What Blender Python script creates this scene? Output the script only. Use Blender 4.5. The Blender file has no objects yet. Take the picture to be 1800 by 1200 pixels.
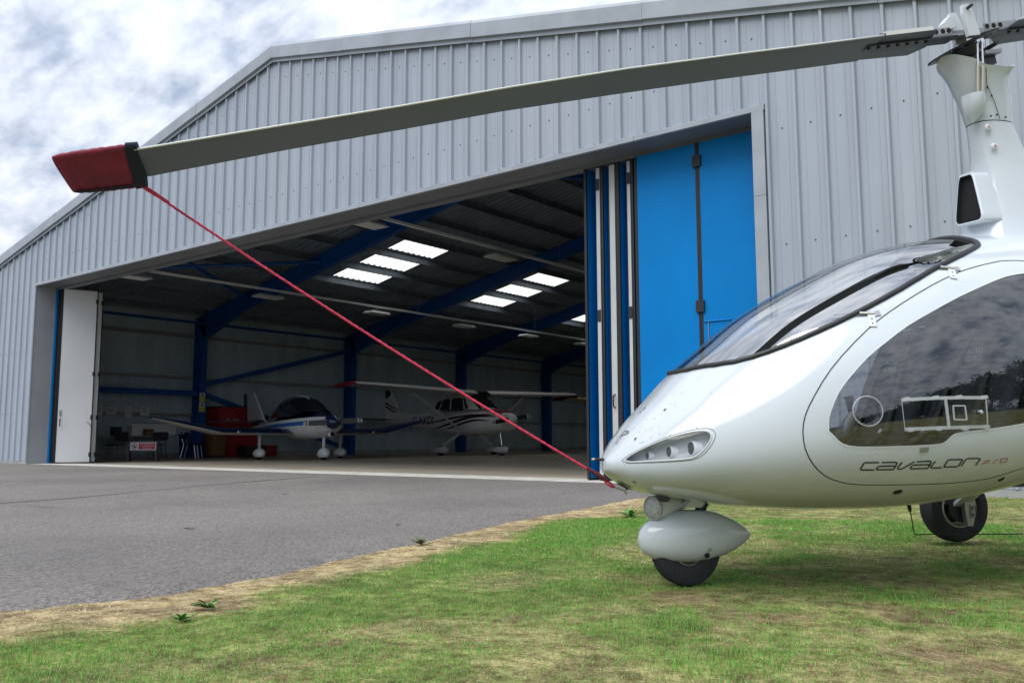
import bpy, bmesh, math, random
import numpy as np
from mathutils import Vector, Matrix
from mathutils.geometry import delaunay_2d_cdt

random.seed(4)
RNG = np.random.default_rng(11)
SC = bpy.context.scene
COL = SC.collection
PI = math.pi
rad = math.radians

# ------------------------------------------------------------------ camera
CAM = np.array([22.7325, -9.7207, 0.558])
YAW, PITCH, ROLL, FPX = rad(38.157), rad(6.376), rad(-0.159), 1543.9
fwd = np.array([-math.sin(YAW) * math.cos(PITCH), math.cos(YAW) * math.cos(PITCH), math.sin(PITCH)])
rgt = np.array([math.cos(YAW), math.sin(YAW), 0.0])
upv = np.cross(rgt, fwd)
rgt, upv = (math.cos(ROLL) * rgt + math.sin(ROLL) * upv, -math.sin(ROLL) * rgt + math.cos(ROLL) * upv)
cd = bpy.data.cameras.new('camera')
cd.sensor_width = 36.0
cd.lens = FPX / 1800 * 36.0
cd.clip_start = 0.05
cd.clip_end = 3000
cam = bpy.data.objects.new('camera', cd)
COL.objects.link(cam)
cam.matrix_world = Matrix(((rgt[0], upv[0], -fwd[0], CAM[0]), (rgt[1], upv[1], -fwd[1], CAM[1]), (rgt[2], upv[2], -fwd[2], CAM[2]), (0, 0, 0, 1)))
SC.camera = cam

# ------------------------------------------------------------------ sky, sun, exposure
SUN_AZ, SUN_EL = rad(-100.0), rad(60.0)     # azimuth measured from +x towards +y
w = bpy.data.worlds.new('World')
SC.world = w
w.use_nodes = True
nt = w.node_tree
nt.nodes.clear()
N, L = nt.nodes.new, nt.links.new
out = N('ShaderNodeOutputWorld')
sky = N('ShaderNodeTexSky')
sky.sky_type = 'NISHITA'
sky.sun_disc = False
sky.sun_elevation = SUN_EL
sky.sun_rotation = PI / 2 - SUN_AZ
sky.air_density = 1.0
sky.dust_density = 1.5
bg1 = N('ShaderNodeBackground')
bg1.inputs['Strength'].default_value = 0.075
L(sky.outputs[0], bg1.inputs['Color'])
tc = N('ShaderNodeTexCoord')
sep = N('ShaderNodeSeparateXYZ')
L(tc.outputs['Generated'], sep.inputs[0])
def math_node(op, a, b=None, clamp=False):
    n = N('ShaderNodeMath'); n.operation = op; n.use_clamp = clamp
    for i, v in enumerate((a, b)):
        if v is None: continue
        if isinstance(v, (int, float)): n.inputs[i].default_value = v
        else: L(v, n.inputs[i])
    return n.outputs[0]
zz = math_node('MAXIMUM', sep.outputs['Z'], 0.0)
den = math_node('ADD', zz, 0.34)
cx = math_node('DIVIDE', sep.outputs['X'], den)
cy = math_node('DIVIDE', sep.outputs['Y'], den)
comb = N('ShaderNodeCombineXYZ')
L(cx, comb.inputs[0]); L(cy, comb.inputs[1])
mp = N('ShaderNodeMapping')
mp.inputs['Rotation'].default_value = (0, 0, rad(25))
mp.inputs['Scale'].default_value = (1.0, 1.5, 1.0)
mp.inputs['Location'].default_value = (3.1, 0.7, 0.0)
L(comb.outputs[0], mp.inputs[0])
n1 = N('ShaderNodeTexNoise'); n1.inputs['Scale'].default_value = 5.2; n1.inputs['Detail'].default_value = 6; n1.inputs['Roughness'].default_value = 0.5; n1.inputs['Distortion'].default_value = 0.25
n2 = N('ShaderNodeTexNoise'); n2.inputs['Scale'].default_value = 12.0; n2.inputs['Detail'].default_value = 7; n2.inputs['Roughness'].default_value = 0.55
L(mp.outputs[0], n1.inputs['Vector']); L(mp.outputs[0], n2.inputs['Vector'])
r1 = N('ShaderNodeValToRGB')          # where blue gaps open between the clouds
r1.color_ramp.elements[0].position = 0.31; r1.color_ramp.elements[0].color = (0.45, 0.45, 0.45, 1)
r1.color_ramp.elements[1].position = 0.45; r1.color_ramp.elements[1].color = (1, 1, 1, 1)
L(n1.outputs['Fac'], r1.inputs[0])
mixn = math_node('ADD', math_node('MULTIPLY', n1.outputs['Fac'], 0.5), math_node('MULTIPLY', n2.outputs['Fac'], 0.5))
r2 = N('ShaderNodeValToRGB')          # cloud brightness: grey-blue bellies, white tops
e = r2.color_ramp.elements
e[0].position = 0.38; e[0].color = (0.38, 0.435, 0.54, 1)
e[1].position = 0.69; e[1].color = (0.88, 0.90, 0.94, 1)
e2 = r2.color_ramp.elements.new(0.51); e2.color = (0.60, 0.65, 0.75, 1)
L(mixn, r2.inputs[0])
bg2 = N('ShaderNodeBackground')
L(r2.outputs[0], bg2.inputs['Color'])
L(math_node('ADD', math_node('MULTIPLY', zz, 0.44), 0.56), bg2.inputs['Strength'])   # overcast: brighter towards the zenith
mx = N('ShaderNodeMixShader')
L(r1.outputs[0], mx.inputs[0]); L(bg1.outputs[0], mx.inputs[1]); L(bg2.outputs[0], mx.inputs[2])
L(mx.outputs[0], out.inputs[0])

sd = bpy.data.lights.new('sun', 'SUN')
sd.energy = 1.5
sd.angle = rad(55)
sd.color = (1.0, 0.97, 0.93)
sun = bpy.data.objects.new('sun', sd)
COL.objects.link(sun)
sdir = Vector((math.cos(SUN_EL) * math.cos(SUN_AZ), math.cos(SUN_EL) * math.sin(SUN_AZ), math.sin(SUN_EL)))
sun.rotation_euler = (-sdir).to_track_quat('-Z', 'Y').to_euler()
sun.location = (10, -20, 30)

SC.view_settings.view_transform = 'Standard'
SC.view_settings.look = 'None'
SC.view_settings.gamma = 1.0
SC.view_settings.use_curve_mapping = False
SC.view_settings.exposure = 0.98
SC.cycles.use_denoising = True
SC.cycles.max_bounces = 10
SC.cycles.diffuse_bounces = 5
SC.cycles.glossy_bounces = 4
SC.cycles.transparent_max_bounces = 24
SC.cycles.caustics_reflective = False
SC.cycles.caustics_refractive = False
SC.cycles.sample_clamp_indirect = 6.0

# ------------------------------------------------------------------ materials
def mat(name, col, rough=0.6, metal=0.0, spec=0.5, var=0.0, vscale=3.0, vstretch=(1, 1, 1), bump=0.0, bscale=60.0, col2=None, coat=0.0, alpha=None, detail=6):
    m = bpy.data.materials.new(name); m.use_nodes = True
    t = m.node_tree; b = t.nodes['Principled BSDF']
    b.inputs['Base Color'].default_value = (*col, 1)
    b.inputs['Roughness'].default_value = rough
    b.inputs['Metallic'].default_value = metal
    b.inputs['Specular IOR Level'].default_value = spec
    if coat: b.inputs['Coat Weight'].default_value = coat; b.inputs['Coat Roughness'].default_value = 0.06
    if var or bump:
        co = t.nodes.new('ShaderNodeTexCoord')
        if var:
            ma = t.nodes.new('ShaderNodeMapping'); ma.inputs['Scale'].default_value = vstretch
            t.links.new(co.outputs['Object'], ma.inputs[0])
            no = t.nodes.new('ShaderNodeTexNoise'); no.inputs['Scale'].default_value = vscale; no.inputs['Detail'].default_value = detail
            t.links.new(ma.outputs[0], no.inputs['Vector'])
            ra = t.nodes.new('ShaderNodeValToRGB')
            c2 = col2 if col2 else tuple(c * (1 - var) for c in col)
            ra.color_ramp.elements[0].position = 0.32; ra.color_ramp.elements[0].color = (*c2, 1)
            ra.color_ramp.elements[1].position = 0.66; ra.color_ramp.elements[1].color = (*[min(1, c * (1 + var * 0.3)) for c in col], 1)
            t.links.new(no.outputs['Fac'], ra.inputs[0]); t.links.new(ra.outputs[0], b.inputs['Base Color'])
        if bump:
            nb = t.nodes.new('ShaderNodeTexNoise'); nb.inputs['Scale'].default_value = bscale; nb.inputs['Detail'].default_value = 4
            t.links.new(co.outputs['Object'], nb.inputs['Vector'])
            bu = t.nodes.new('ShaderNodeBump'); bu.inputs['Strength'].default_value = bump; bu.inputs['Distance'].default_value = 0.01
            t.links.new(nb.outputs['Fac'], bu.inputs['Height']); t.links.new(bu.outputs[0], b.inputs['Normal'])
    return m

def glass(name, tint, rough=0.0, ior=1.5, refl=1.0):
    """thin pane: fresnel mirror over tinted see-through"""
    m = bpy.data.materials.new(name); m.use_nodes = True
    t = m.node_tree; t.nodes.clear()
    o = t.nodes.new('ShaderNodeOutputMaterial'); mi = t.nodes.new('ShaderNodeMixShader')
    tr = t.nodes.new('ShaderNodeBsdfTransparent'); tr.inputs[0].default_value = (*tint, 1)
    gl = t.nodes.new('ShaderNodeBsdfGlossy'); gl.inputs['Roughness'].default_value = rough; gl.inputs['Color'].default_value = (refl, refl, refl, 1)
    fr = t.nodes.new('ShaderNodeFresnel')
    ge = t.nodes.new('ShaderNodeNewGeometry'); mr = t.nodes.new('ShaderNodeMapRange')      # a pane is a pane from either side
    mr.inputs['To Min'].default_value = ior; mr.inputs['To Max'].default_value = 1.0 / ior
    t.links.new(ge.outputs['Backfacing'], mr.inputs['Value']); t.links.new(mr.outputs[0], fr.inputs[0])
    t.links.new(fr.outputs[0], mi.inputs[0]); t.links.new(tr.outputs[0], mi.inputs[1]); t.links.new(gl.outputs[0], mi.inputs[2])
    t.links.new(mi.outputs[0], o.inputs[0])
    return m

M = {}
M['clad'] = mat('cladding_paint', (0.350, 0.393, 0.452), 0.42, var=0.09, vscale=1.6, vstretch=(2.5, 1, 0.35), spec=0.45)
M['clad2'] = mat('cladding_paint_faded', (0.360, 0.400, 0.455), 0.45, var=0.10, vscale=1.4, vstretch=(2.5, 1, 0.3), spec=0.45)
M['clad3'] = mat('cladding_paint_dull', (0.340, 0.384, 0.445), 0.40, var=0.09, vscale=1.8, vstretch=(3, 1, 0.4), spec=0.45)
M['flash'] = mat('flashing_paint', (0.33, 0.365, 0.41), 0.45, var=0.15, vscale=2.5)
M['reveal'] = mat('reveal_paint', (0.34, 0.36, 0.39), 0.5, var=0.10, vscale=1.5)
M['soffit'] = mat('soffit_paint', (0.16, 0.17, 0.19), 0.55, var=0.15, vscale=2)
M['blue'] = mat('door_blue', (0.000, 0.200, 0.56), 0.45, var=0.12, vscale=0.9, spec=0.15)
M['dwhite'] = mat('door_white', (0.72, 0.74, 0.76), 0.45, var=0.08, vscale=0.8)
M['edgegrey'] = mat('edge_aluminium', (0.50, 0.52, 0.52), 0.5, var=0.12, vscale=2)
M['black'] = mat('black_rubber', (0.012, 0.013, 0.015), 0.55)
M['steelblue'] = mat('steel_blue', (0.002, 0.080, 0.33), 0.5, var=0.2, vscale=1.2)
M['galv'] = mat('galvanised_steel', (0.34, 0.35, 0.36), 0.45, metal=0.35, var=0.2, vscale=6)
M['purlin'] = mat('purlin_steel', (0.20, 0.24, 0.29), 0.5, metal=0.2, var=0.2, vscale=5)
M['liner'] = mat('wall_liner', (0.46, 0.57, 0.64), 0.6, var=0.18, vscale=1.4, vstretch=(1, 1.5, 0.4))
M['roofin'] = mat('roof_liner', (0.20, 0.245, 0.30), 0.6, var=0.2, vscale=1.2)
M['screw'] = mat('screw_head', (0.10, 0.11, 0.12), 0.4, metal=0.6)
M['concrete'] = mat('floor_concrete', (0.42, 0.375, 0.30), 0.42, var=0.22, vscale=0.55, vstretch=(1, 2.2, 1), spec=0.4)
M['sill'] = mat('threshold_concrete', (0.56, 0.55, 0.50), 0.7, var=0.25, vscale=3.0, bump=0.25, bscale=90)
M['plinth'] = mat('plinth', (0.36, 0.37, 0.37), 0.7, var=0.25, vscale=3)
M['gel'] = mat('white_gelcoat', (0.57, 0.625, 0.668), 0.12, spec=0.5, coat=0.4, var=0.035, vscale=2.2)
M['gel2'] = mat('white_gelcoat_matt', (0.62, 0.66, 0.69), 0.25, spec=0.5)
M['seal'] = mat('rubber_seal', (0.016, 0.018, 0.021), 0.42)
M['lining'] = mat('cabin_lining', (0.085, 0.090, 0.100), 0.85, var=0.3, vscale=8)
M['seat'] = mat('seat_fabric', (0.040, 0.044, 0.054), 0.8, var=0.3, vscale=14)
M['tyre'] = mat('tyre_rubber', (0.016, 0.019, 0.025), 0.72, var=0.35, vscale=20, bump=0.15, bscale=200)
M['alu'] = mat('bare_aluminium', (0.52, 0.53, 0.53), 0.35, metal=0.85, var=0.15, vscale=12)
M['chrome'] = mat('polished_metal', (0.72, 0.73, 0.73), 0.16, metal=1.0)
M['dark'] = mat('dark_metal', (0.035, 0.038, 0.044), 0.4, metal=0.4)
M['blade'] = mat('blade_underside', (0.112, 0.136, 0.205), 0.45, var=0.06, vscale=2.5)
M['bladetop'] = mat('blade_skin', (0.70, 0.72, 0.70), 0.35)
M['redbag'] = mat('red_nylon', (0.22, 0.010, 0.045), 0.62, var=0.30, vscale=9, bump=0.5, bscale=28)
M['navyweb'] = mat('navy_webbing', (0.006, 0.011, 0.028), 0.8)
M['rope'] = mat('red_rope', (0.66, 0.035, 0.095), 0.62, var=0.35, vscale=45)
M['ink'] = mat('black_lettering', (0.010, 0.011, 0.013), 0.4)
M['redink'] = mat('red_lettering', (0.45, 0.02, 0.05), 0.4)
M['grey_ink'] = mat('grey_decal', (0.09, 0.10, 0.105), 0.4)
M['whiteink'] = mat('white_stitching', (0.40, 0.42, 0.44), 0.6)
M['screen'] = glass('windscreen_acrylic', (0.86, 0.88, 0.90), ior=5.2)
M['tint'] = glass('tinted_acrylic', (0.58, 0.61, 0.64), ior=2.05)
M['clear'] = glass('clear_acrylic', (0.93, 0.94, 0.95), ior=1.5)
def frosted(name, col, k):
    m = bpy.data.materials.new(name); m.use_nodes = True; t = m.node_tree; b = t.nodes['Principled BSDF']
    b.inputs['Base Color'].default_value = (*col, 1); b.inputs['Roughness'].default_value = 0.15
    mi = t.nodes.new('ShaderNodeMixShader'); mi.inputs[0].default_value = k; tr = t.nodes.new('ShaderNodeBsdfTransparent')
    t.links.new(tr.outputs[0], mi.inputs[1]); t.links.new(b.outputs[0], mi.inputs[2]); t.links.new(mi.outputs[0], t.nodes['Material Output'].inputs[0])
    return m
M['edge'] = frosted('acrylic_edge', (0.66, 0.70, 0.72), 0.42)
M['lampface'] = mat('lamp_face', (0.50, 0.52, 0.53), 0.3, metal=0.35, var=0.35, vscale=90, bump=0.6, bscale=160)
M['lamp'] = mat('lamp_lens', (0.09, 0.10, 0.11), 0.1, metal=0.5)
M['reflector'] = mat('lamp_reflector', (0.85, 0.86, 0.88), 0.3)
M['void'] = mat('dark_void', (0.006, 0.007, 0.009), 0.9)
M['navy'] = mat('navy_paint', (0.006, 0.020, 0.085), 0.16, coat=0.3)
M['acwhite'] = mat('aircraft_white', (0.78, 0.80, 0.81), 0.3, var=0.06, vscale=3)
M['acblue'] = mat('aircraft_blue', (0.015, 0.16, 0.52), 0.3)
M['acred'] = mat('aircraft_red', (0.28, 0.012, 0.035), 0.3)
M['cream'] = mat('aircraft_cream', (0.66, 0.50, 0.26), 0.4)
M['acglass'] = glass('aircraft_glass', (0.20, 0.22, 0.25), ior=1.6)
M['propgrey'] = mat('propeller_grey', (0.17, 0.175, 0.18), 0.4)
M['redcab'] = mat('red_cabinet', (0.34, 0.018, 0.028), 0.45, var=0.15, vscale=2)
M['yellow'] = mat('yellow_sign', (0.62, 0.55, 0.03), 0.5)
M['paper'] = mat('paper_white', (0.72, 0.74, 0.74), 0.7, var=0.06, vscale=14)
M['signred'] = mat('sign_red', (0.52, 0.02, 0.035), 0.5)
M['signwhite'] = mat('sign_white', (0.85, 0.84, 0.84), 0.5)
M['wood'] = mat('brown_board', (0.22, 0.11, 0.05), 0.65, var=0.3, vscale=5, vstretch=(1, 1, 6))
M['chair'] = mat('chair_plastic', (0.018, 0.020, 0.030), 0.6)
M['tabletop'] = mat('table_top', (0.42, 0.40, 0.36), 0.5)
M['binblue'] = mat('blue_plastic', (0.008, 0.035, 0.18), 0.5)
M['bark'] = mat('bark', (0.07, 0.05, 0.035), 0.9, var=0.4, vscale=6)

def translucent(name, col):
    m = bpy.data.materials.new(name); m.use_nodes = True
    t = m.node_tree; t.nodes.clear()
    o = t.nodes.new('ShaderNodeOutputMaterial'); mi = t.nodes.new('ShaderNodeMixShader'); mi.inputs[0].default_value = 0.12
    a = t.nodes.new('ShaderNodeBsdfTranslucent'); a.inputs[0].default_value = (*col, 1)
    d = t.nodes.new('ShaderNodeBsdfDiffuse'); d.inputs[0].default_value = (*col, 1)
    t.links.new(a.outputs[0], mi.inputs[1]); t.links.new(d.outputs[0], mi.inputs[2]); t.links.new(mi.outputs[0], o.inputs[0])
    return m
M['skylight'] = translucent('grp_rooflight', (0.92, 0.90, 0.80))

# ------------------------------------------------------------------ mesh helpers
def tag(o, label=None, cat=None, group=None, kind=None):
    if label: o['label'] = label
    if cat: o['category'] = cat
    if group: o['group'] = group
    if kind: o['kind'] = kind
    return o

def empty(name, loc=(0, 0, 0), rz=0.0):
    o = bpy.data.objects.new(name, None)
    o.location = loc; o.rotation_euler = (0, 0, rz); o.empty_display_size = 0.2
    COL.objects.link(o)
    return o

def link(name, me, parent=None):
    o = bpy.data.objects.new(name, me)
    COL.objects.link(o)
    if parent is not None: o.parent = parent
    return o

class MB:
    def __init__(s): s.v = []; s.f = []
    def add(s, verts, faces):
        b = len(s.v); s.v.extend([tuple(map(float, p)) for p in verts]); s.f.extend([tuple(b + i for i in f) for f in faces]); return s
    def box(s, x0, x1, y0, y1, z0, z1):
        return s.add([(x0, y0, z0), (x1, y0, z0), (x1, y1, z0), (x0, y1, z0), (x0, y0, z1), (x1, y0, z1), (x1, y1, z1), (x0, y1, z1)],
                     [(3, 2, 1, 0), (4, 5, 6, 7), (0, 1, 5, 4), (1, 2, 6, 5), (2, 3, 7, 6), (3, 0, 4, 7)])
    def bar(s, a, b, w, h, up=(0, 0, 1)):
        a = np.array(a, float); b = np.array(b, float); d = b - a; d /= np.linalg.norm(d)
        u = np.array(up, float)
        if abs(d @ u) > 0.97: u = np.array([1.0, 0, 0])
        sx = np.cross(d, u); sx /= np.linalg.norm(sx); uz = np.cross(sx, d)
        vs = [p + sx * i * w / 2 + uz * j * h / 2 for p in (a, b) for i, j in ((-1, -1), (1, -1), (1, 1), (-1, 1))]
        return s.add(vs, [(0, 1, 2, 3), (7, 6, 5, 4), (4, 5, 1, 0), (5, 6, 2, 1), (6, 7, 3, 2), (7, 4, 0, 3)])
    def loft(s, rings, closed=True, cap0=False, cap1=False):
        b = len(s.v); n = len(rings[0])
        for r in rings: s.v.extend([tuple(map(float, p)) for p in r])
        m = n if closed else n - 1
        for i in range(len(rings) - 1):
            for j in range(m):
                k = (j + 1) % n
                s.f.append((b + i * n + j, b + i * n + k, b + (i + 1) * n + k, b + (i + 1) * n + j))
        if cap0: s.f.append(tuple(b + j for j in range(n))[::-1])
        if cap1: s.f.append(tuple(b + (len(rings) - 1) * n + j for j in range(n)))
        return s
    def tube(s, path, r, n=8, caps=True):
        path = [np.array(p, float) for p in path]; rings = []
        rr = r if hasattr(r, '__len__') else [r] * len(path)
        u = None
        for i, p in enumerate(path):
            d = path[min(i + 1, len(path) - 1)] - path[max(i - 1, 0)]; d = d / (np.linalg.norm(d) + 1e-12)
            if u is None:
                u = np.cross(d, (0, 0, 1)) if abs(d[2]) < 0.9 else np.cross(d, (1, 0, 0))
            u = u - d * (u @ d); u /= np.linalg.norm(u); v = np.cross(d, u)
            rings.append([p + rr[i] * (math.cos(2 * PI * k / n) * u + math.sin(2 * PI * k / n) * v) for k in range(n)])
        return s.loft(rings, True, caps, caps)
    def lathe(s, prof, origin, axis, n=24, caps=False):
        """prof: (distance along axis, radius)"""
        o = np.array(origin, float); a = np.array(axis, float); a /= np.linalg.norm(a)
        u = np.cross(a, (0, 0, 1)) if abs(a[2]) < 0.9 else np.cross(a, (1, 0, 0)); u /= np.linalg.norm(u); v = np.cross(a, u)
        return s.loft([[o + a * t + r * (math.cos(2 * PI * k / n) * u + math.sin(2 * PI * k / n) * v) for k in range(n)] for t, r in prof], True, caps, caps)
    def prism(s, poly, org, eu, ev, en, t):
        """2-D polygon in the (eu, ev) plane at org, extruded by t along en"""
        o = np.array(org, float); eu, ev, en = (np.array(q, float) for q in (eu, ev, en))
        a = [o + p[0] * eu + p[1] * ev for p in poly]; n = len(a)
        vs = a + [p + en * t for p in a]
        fs = [tuple(range(n))[::-1], tuple(range(n, 2 * n))] + [(i, (i + 1) % n, n + (i + 1) % n, n + i) for i in range(n)]
        return s.add(vs, fs)
    def mesh(s, name, m, smooth=None):
        me = bpy.data.meshes.new(name); me.from_pydata(s.v, [], s.f); me.update()
        bm = bmesh.new(); bm.from_mesh(me); bmesh.ops.recalc_face_normals(bm, faces=bm.faces); bm.to_mesh(me); bm.free()
        if m is not None: me.materials.append(m)
        if smooth is not None:
            me.shade_smooth()
            if smooth < 180: me.set_sharp_from_angle(angle=rad(smooth))
        return me
    def build(s, name, m, parent=None, smooth=None):
        return link(name, s.mesh(name, m, smooth), parent)

def child(name, me, parent, loc=None):
    o = link(name, me, parent)
    if loc is not None: o.location = loc
    return o

def copy_tree(o, parent=None):
    c = o.copy(); COL.objects.link(c); c.parent = parent
    for ch in o.children: copy_tree(ch, c)
    return c

def text_mesh(body, size, m, name, align='CENTER', ext=0.0):
    cu = bpy.data.curves.new(name, 'FONT'); cu.body = body; cu.size = size; cu.align_x = align; cu.align_y = 'CENTER'; cu.extrude = ext; cu.resolution_u = 3
    o = bpy.data.objects.new(name, cu); COL.objects.link(o)
    dg = bpy.context.evaluated_depsgraph_get()
    me = bpy.data.meshes.new_from_object(o.evaluated_get(dg))
    bpy.data.objects.remove(o); bpy.data.curves.remove(cu)
    me.materials.clear(); me.materials.append(m)
    return me

def smoothstep(a, b, x):
    t = np.clip((x - a) / (b - a), 0, 1); return t * t * (3 - 2 * t)

def vnoise(x, y, seed=0):
    """cheap value noise in numpy"""
    xi = np.floor(x).astype(np.int64); yi = np.floor(y).astype(np.int64); fx = x - xi; fy = y - yi
    fx = fx * fx * (3 - 2 * fx); fy = fy * fy * (3 - 2 * fy)
    def h(a, b):
        k = (a * 374761393 + b * 668265263 + seed * 1442695041) & 0x7fffffff
        k = ((k ^ (k >> 13)) * 1274126177) & 0x7fffffff
        return ((k ^ (k >> 16)) & 0xffff) / 65535.0
    return (h(xi, yi) * (1 - fx) + h(xi + 1, yi) * fx) * (1 - fy) + (h(xi, yi + 1) * (1 - fx) + h(xi + 1, yi + 1) * fx) * fy
def fbm(x, y, seed=0, oct=4):
    s = 0; a = 0.5; t = 0
    for i in range(oct): s = s + a * vnoise(x * 2 ** i + 17.3 * i, y * 2 ** i + 9.1 * i, seed + i); t += a; a *= 0.5
    return s / t

# ------------------------------------------------------------------ digitised curves on the gyrocopter body (station, section angle in degrees)
BODY_T = np.array([[-0.366, 0.44, 0.448, 0.456, 0.004], [-0.359, 0.418, 0.449, 0.474, 0.066], [-0.329, 0.396, 0.453, 0.512, 0.145], [-0.275, 0.361, 0.462, 0.582, 0.245], [-0.1994, 0.33, 0.475, 0.667, 0.33], [-0.103, 0.309, 0.495, 0.76, 0.41], [0.0033, 0.293, 0.52, 0.866, 0.475], [0.15, 0.268, 0.555, 0.987, 0.545], [0.35, 0.2535, 0.595, 1.141, 0.61], [0.6, 0.2445, 0.635, 1.2832, 0.66], [0.85, 0.2449, 0.665, 1.404, 0.685], [1.1, 0.262, 0.69, 1.4791, 0.695], [1.35, 0.3, 0.715, 1.516, 0.69], [1.6, 0.345, 0.745, 1.545, 0.665], [1.85, 0.395, 0.785, 1.545, 0.615], [2.1, 0.45, 0.83, 1.5, 0.545], [2.35, 0.52, 0.875, 1.42, 0.45], [2.55, 0.58, 0.905, 1.33, 0.36], [2.65, 0.61, 0.915, 1.28, 0.31]])
WIN = [(12.069,41.4),(11.898,41.26),(11.663,40.69),(11.421,39.44),(11.16,37.93),(10.88,36.48),(10.596,34.99),(10.323,33.46),(10.058,31.95),(9.797,30.58),(9.55,29.19),(9.331,27.57),(9.129,25.8),(8.942,24.08),(8.768,22.08),(8.589,19.35),(8.432,16.51),(8.32,14.22),(8.232,12.02),(8.159,9.5),(8.102,7.09),(8.062,5.26),(8.036,3.5),(8.025,1.09),(8.024,-0.79),(8.068,-2.28),(8.126,-4.39),(8.177,-6.46),(8.248,-8.47),(8.343,-10.07),(8.499,-11.44),(8.791,-12.65),(9.132,-13.55),(9.445,-14.18),(9.701,-14.48),(9.821,-14.36),(9.878,-13.88),(9.924,-12.97),(9.959,-11.91),(9.994,-10.87),(10.042,-10.02),(10.113,-9.66),(10.225,-9.51),(10.417,-9.42),(10.637,-9.34),(10.838,-9.15),(11.022,-8.94),(11.179,-8.72),(11.287,-8.54)]
DOOR = [(12.274,47.56),(12.094,48.39),(11.817,48.82),(11.427,47.57),(11.064,46.25),(10.862,45.47),(10.69,44.54),(10.487,43.49),(10.248,42.13),(9.928,40.19),(9.611,38.33),(9.365,36.8),(9.135,35.02),(8.897,32.6),(8.665,29.63),(8.429,26.07),(8.207,22.11),(8.014,17.8),(7.853,13.55),(7.734,9.94),(7.651,6.6),(7.606,3.43),(7.59,0.47),(7.596,-3.33),(7.633,-8.35),(7.705,-13.72),(7.809,-19.1),(7.934,-24.18),(8.082,-28.72),(8.244,-32.31),(8.414,-35.04),(8.57,-36.9),(8.765,-38.13),(9.072,-39.07),(9.451,-39.69),(9.902,-40.46),(10.359,-41.26),(10.728,-41.42),(11.031,-41.08),(11.251,-39.79),(11.413,-38.25),(11.551,-37.21),(11.64,-36.5)]
SCREEN = [(6.184,69.63),(6.416,60.63),(6.753,52.59),(7.067,48.13),(7.37,44.93),(7.666,42.77),(7.959,41.59),(8.245,41.17),(8.524,41.29),(8.807,41.78),(9.108,42.54),(9.425,43.51),(9.76,44.86),(10.134,47.07),(10.518,49.77),(10.872,52.13),(11.192,54.51),(11.466,57.19),(11.679,59.7),(11.791,61.35),(11.84,62.73),(11.879,64.86),(11.896,67.35),(11.882,70.43),(11.888,73.57)]
HEAD = [(2.219,12.7),(2.3,15.93),(2.452,19.65),(2.687,22.41),(2.991,24.0),(3.374,24.38),(3.762,24.02),(4.1,23.29),(4.409,22.3),(4.714,20.85),(4.984,19.25),(5.179,17.75),(5.323,16.24),(5.424,14.73),(5.482,13.11),(5.505,11.21),(5.487,9.12),(5.418,6.78),(5.317,4.43),(5.201,2.34),(5.069,0.61),(4.944,-0.61),(4.778,-1.53),(4.518,-1.43),(4.188,-0.74),(3.764,0.02),(3.297,0.98),(2.859,1.89),(2.496,3.53),(2.302,8.01)]
LET = [[(8.868,-22.01),(8.662,-21.31),(8.635,-21.73),(8.612,-25.28),(8.635,-26.18),(8.837,-26.8)],[(8.91,-22.15),(9.143,-22.68),(9.169,-23.25),(9.151,-27.44),(8.883,-26.8),(8.86,-26.06),(8.884,-24.49),(9.146,-25.01)],[(9.249,-22.87),(9.207,-26.41),(9.234,-27.4),(9.28,-27.45),(9.455,-23.2)],[(9.494,-23.3),(9.723,-23.58),(9.747,-24.19),(9.735,-28.15),(9.446,-27.69),(9.427,-26.99),(9.452,-25.28),(9.727,-25.73)],[(9.818,-23.86),(9.776,-27.44),(9.802,-28.15),(9.983,-28.44)],[(10.053,-23.74),(10.272,-24.26),(10.296,-24.82),(10.272,-28.24),(10.252,-28.69),(10.031,-28.22),(10.011,-27.71),(10.031,-24.09),(10.053,-23.74)],[(10.322,-28.73),(10.353,-24.53),(10.383,-24.15),(10.581,-24.59),(10.615,-25.19),(10.588,-28.92)]]
PRO = [[(10.705,-29.05),(10.725,-26.75),(10.815,-26.79),(10.815,-28.04),(10.723,-28.11)],[(10.906,-29.25),(10.92,-27.23),(10.972,-27.02)],[(11.022,-26.75),(11.153,-26.92),(11.153,-29.26),(11.033,-29.19),(11.022,-26.75)]]
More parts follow.
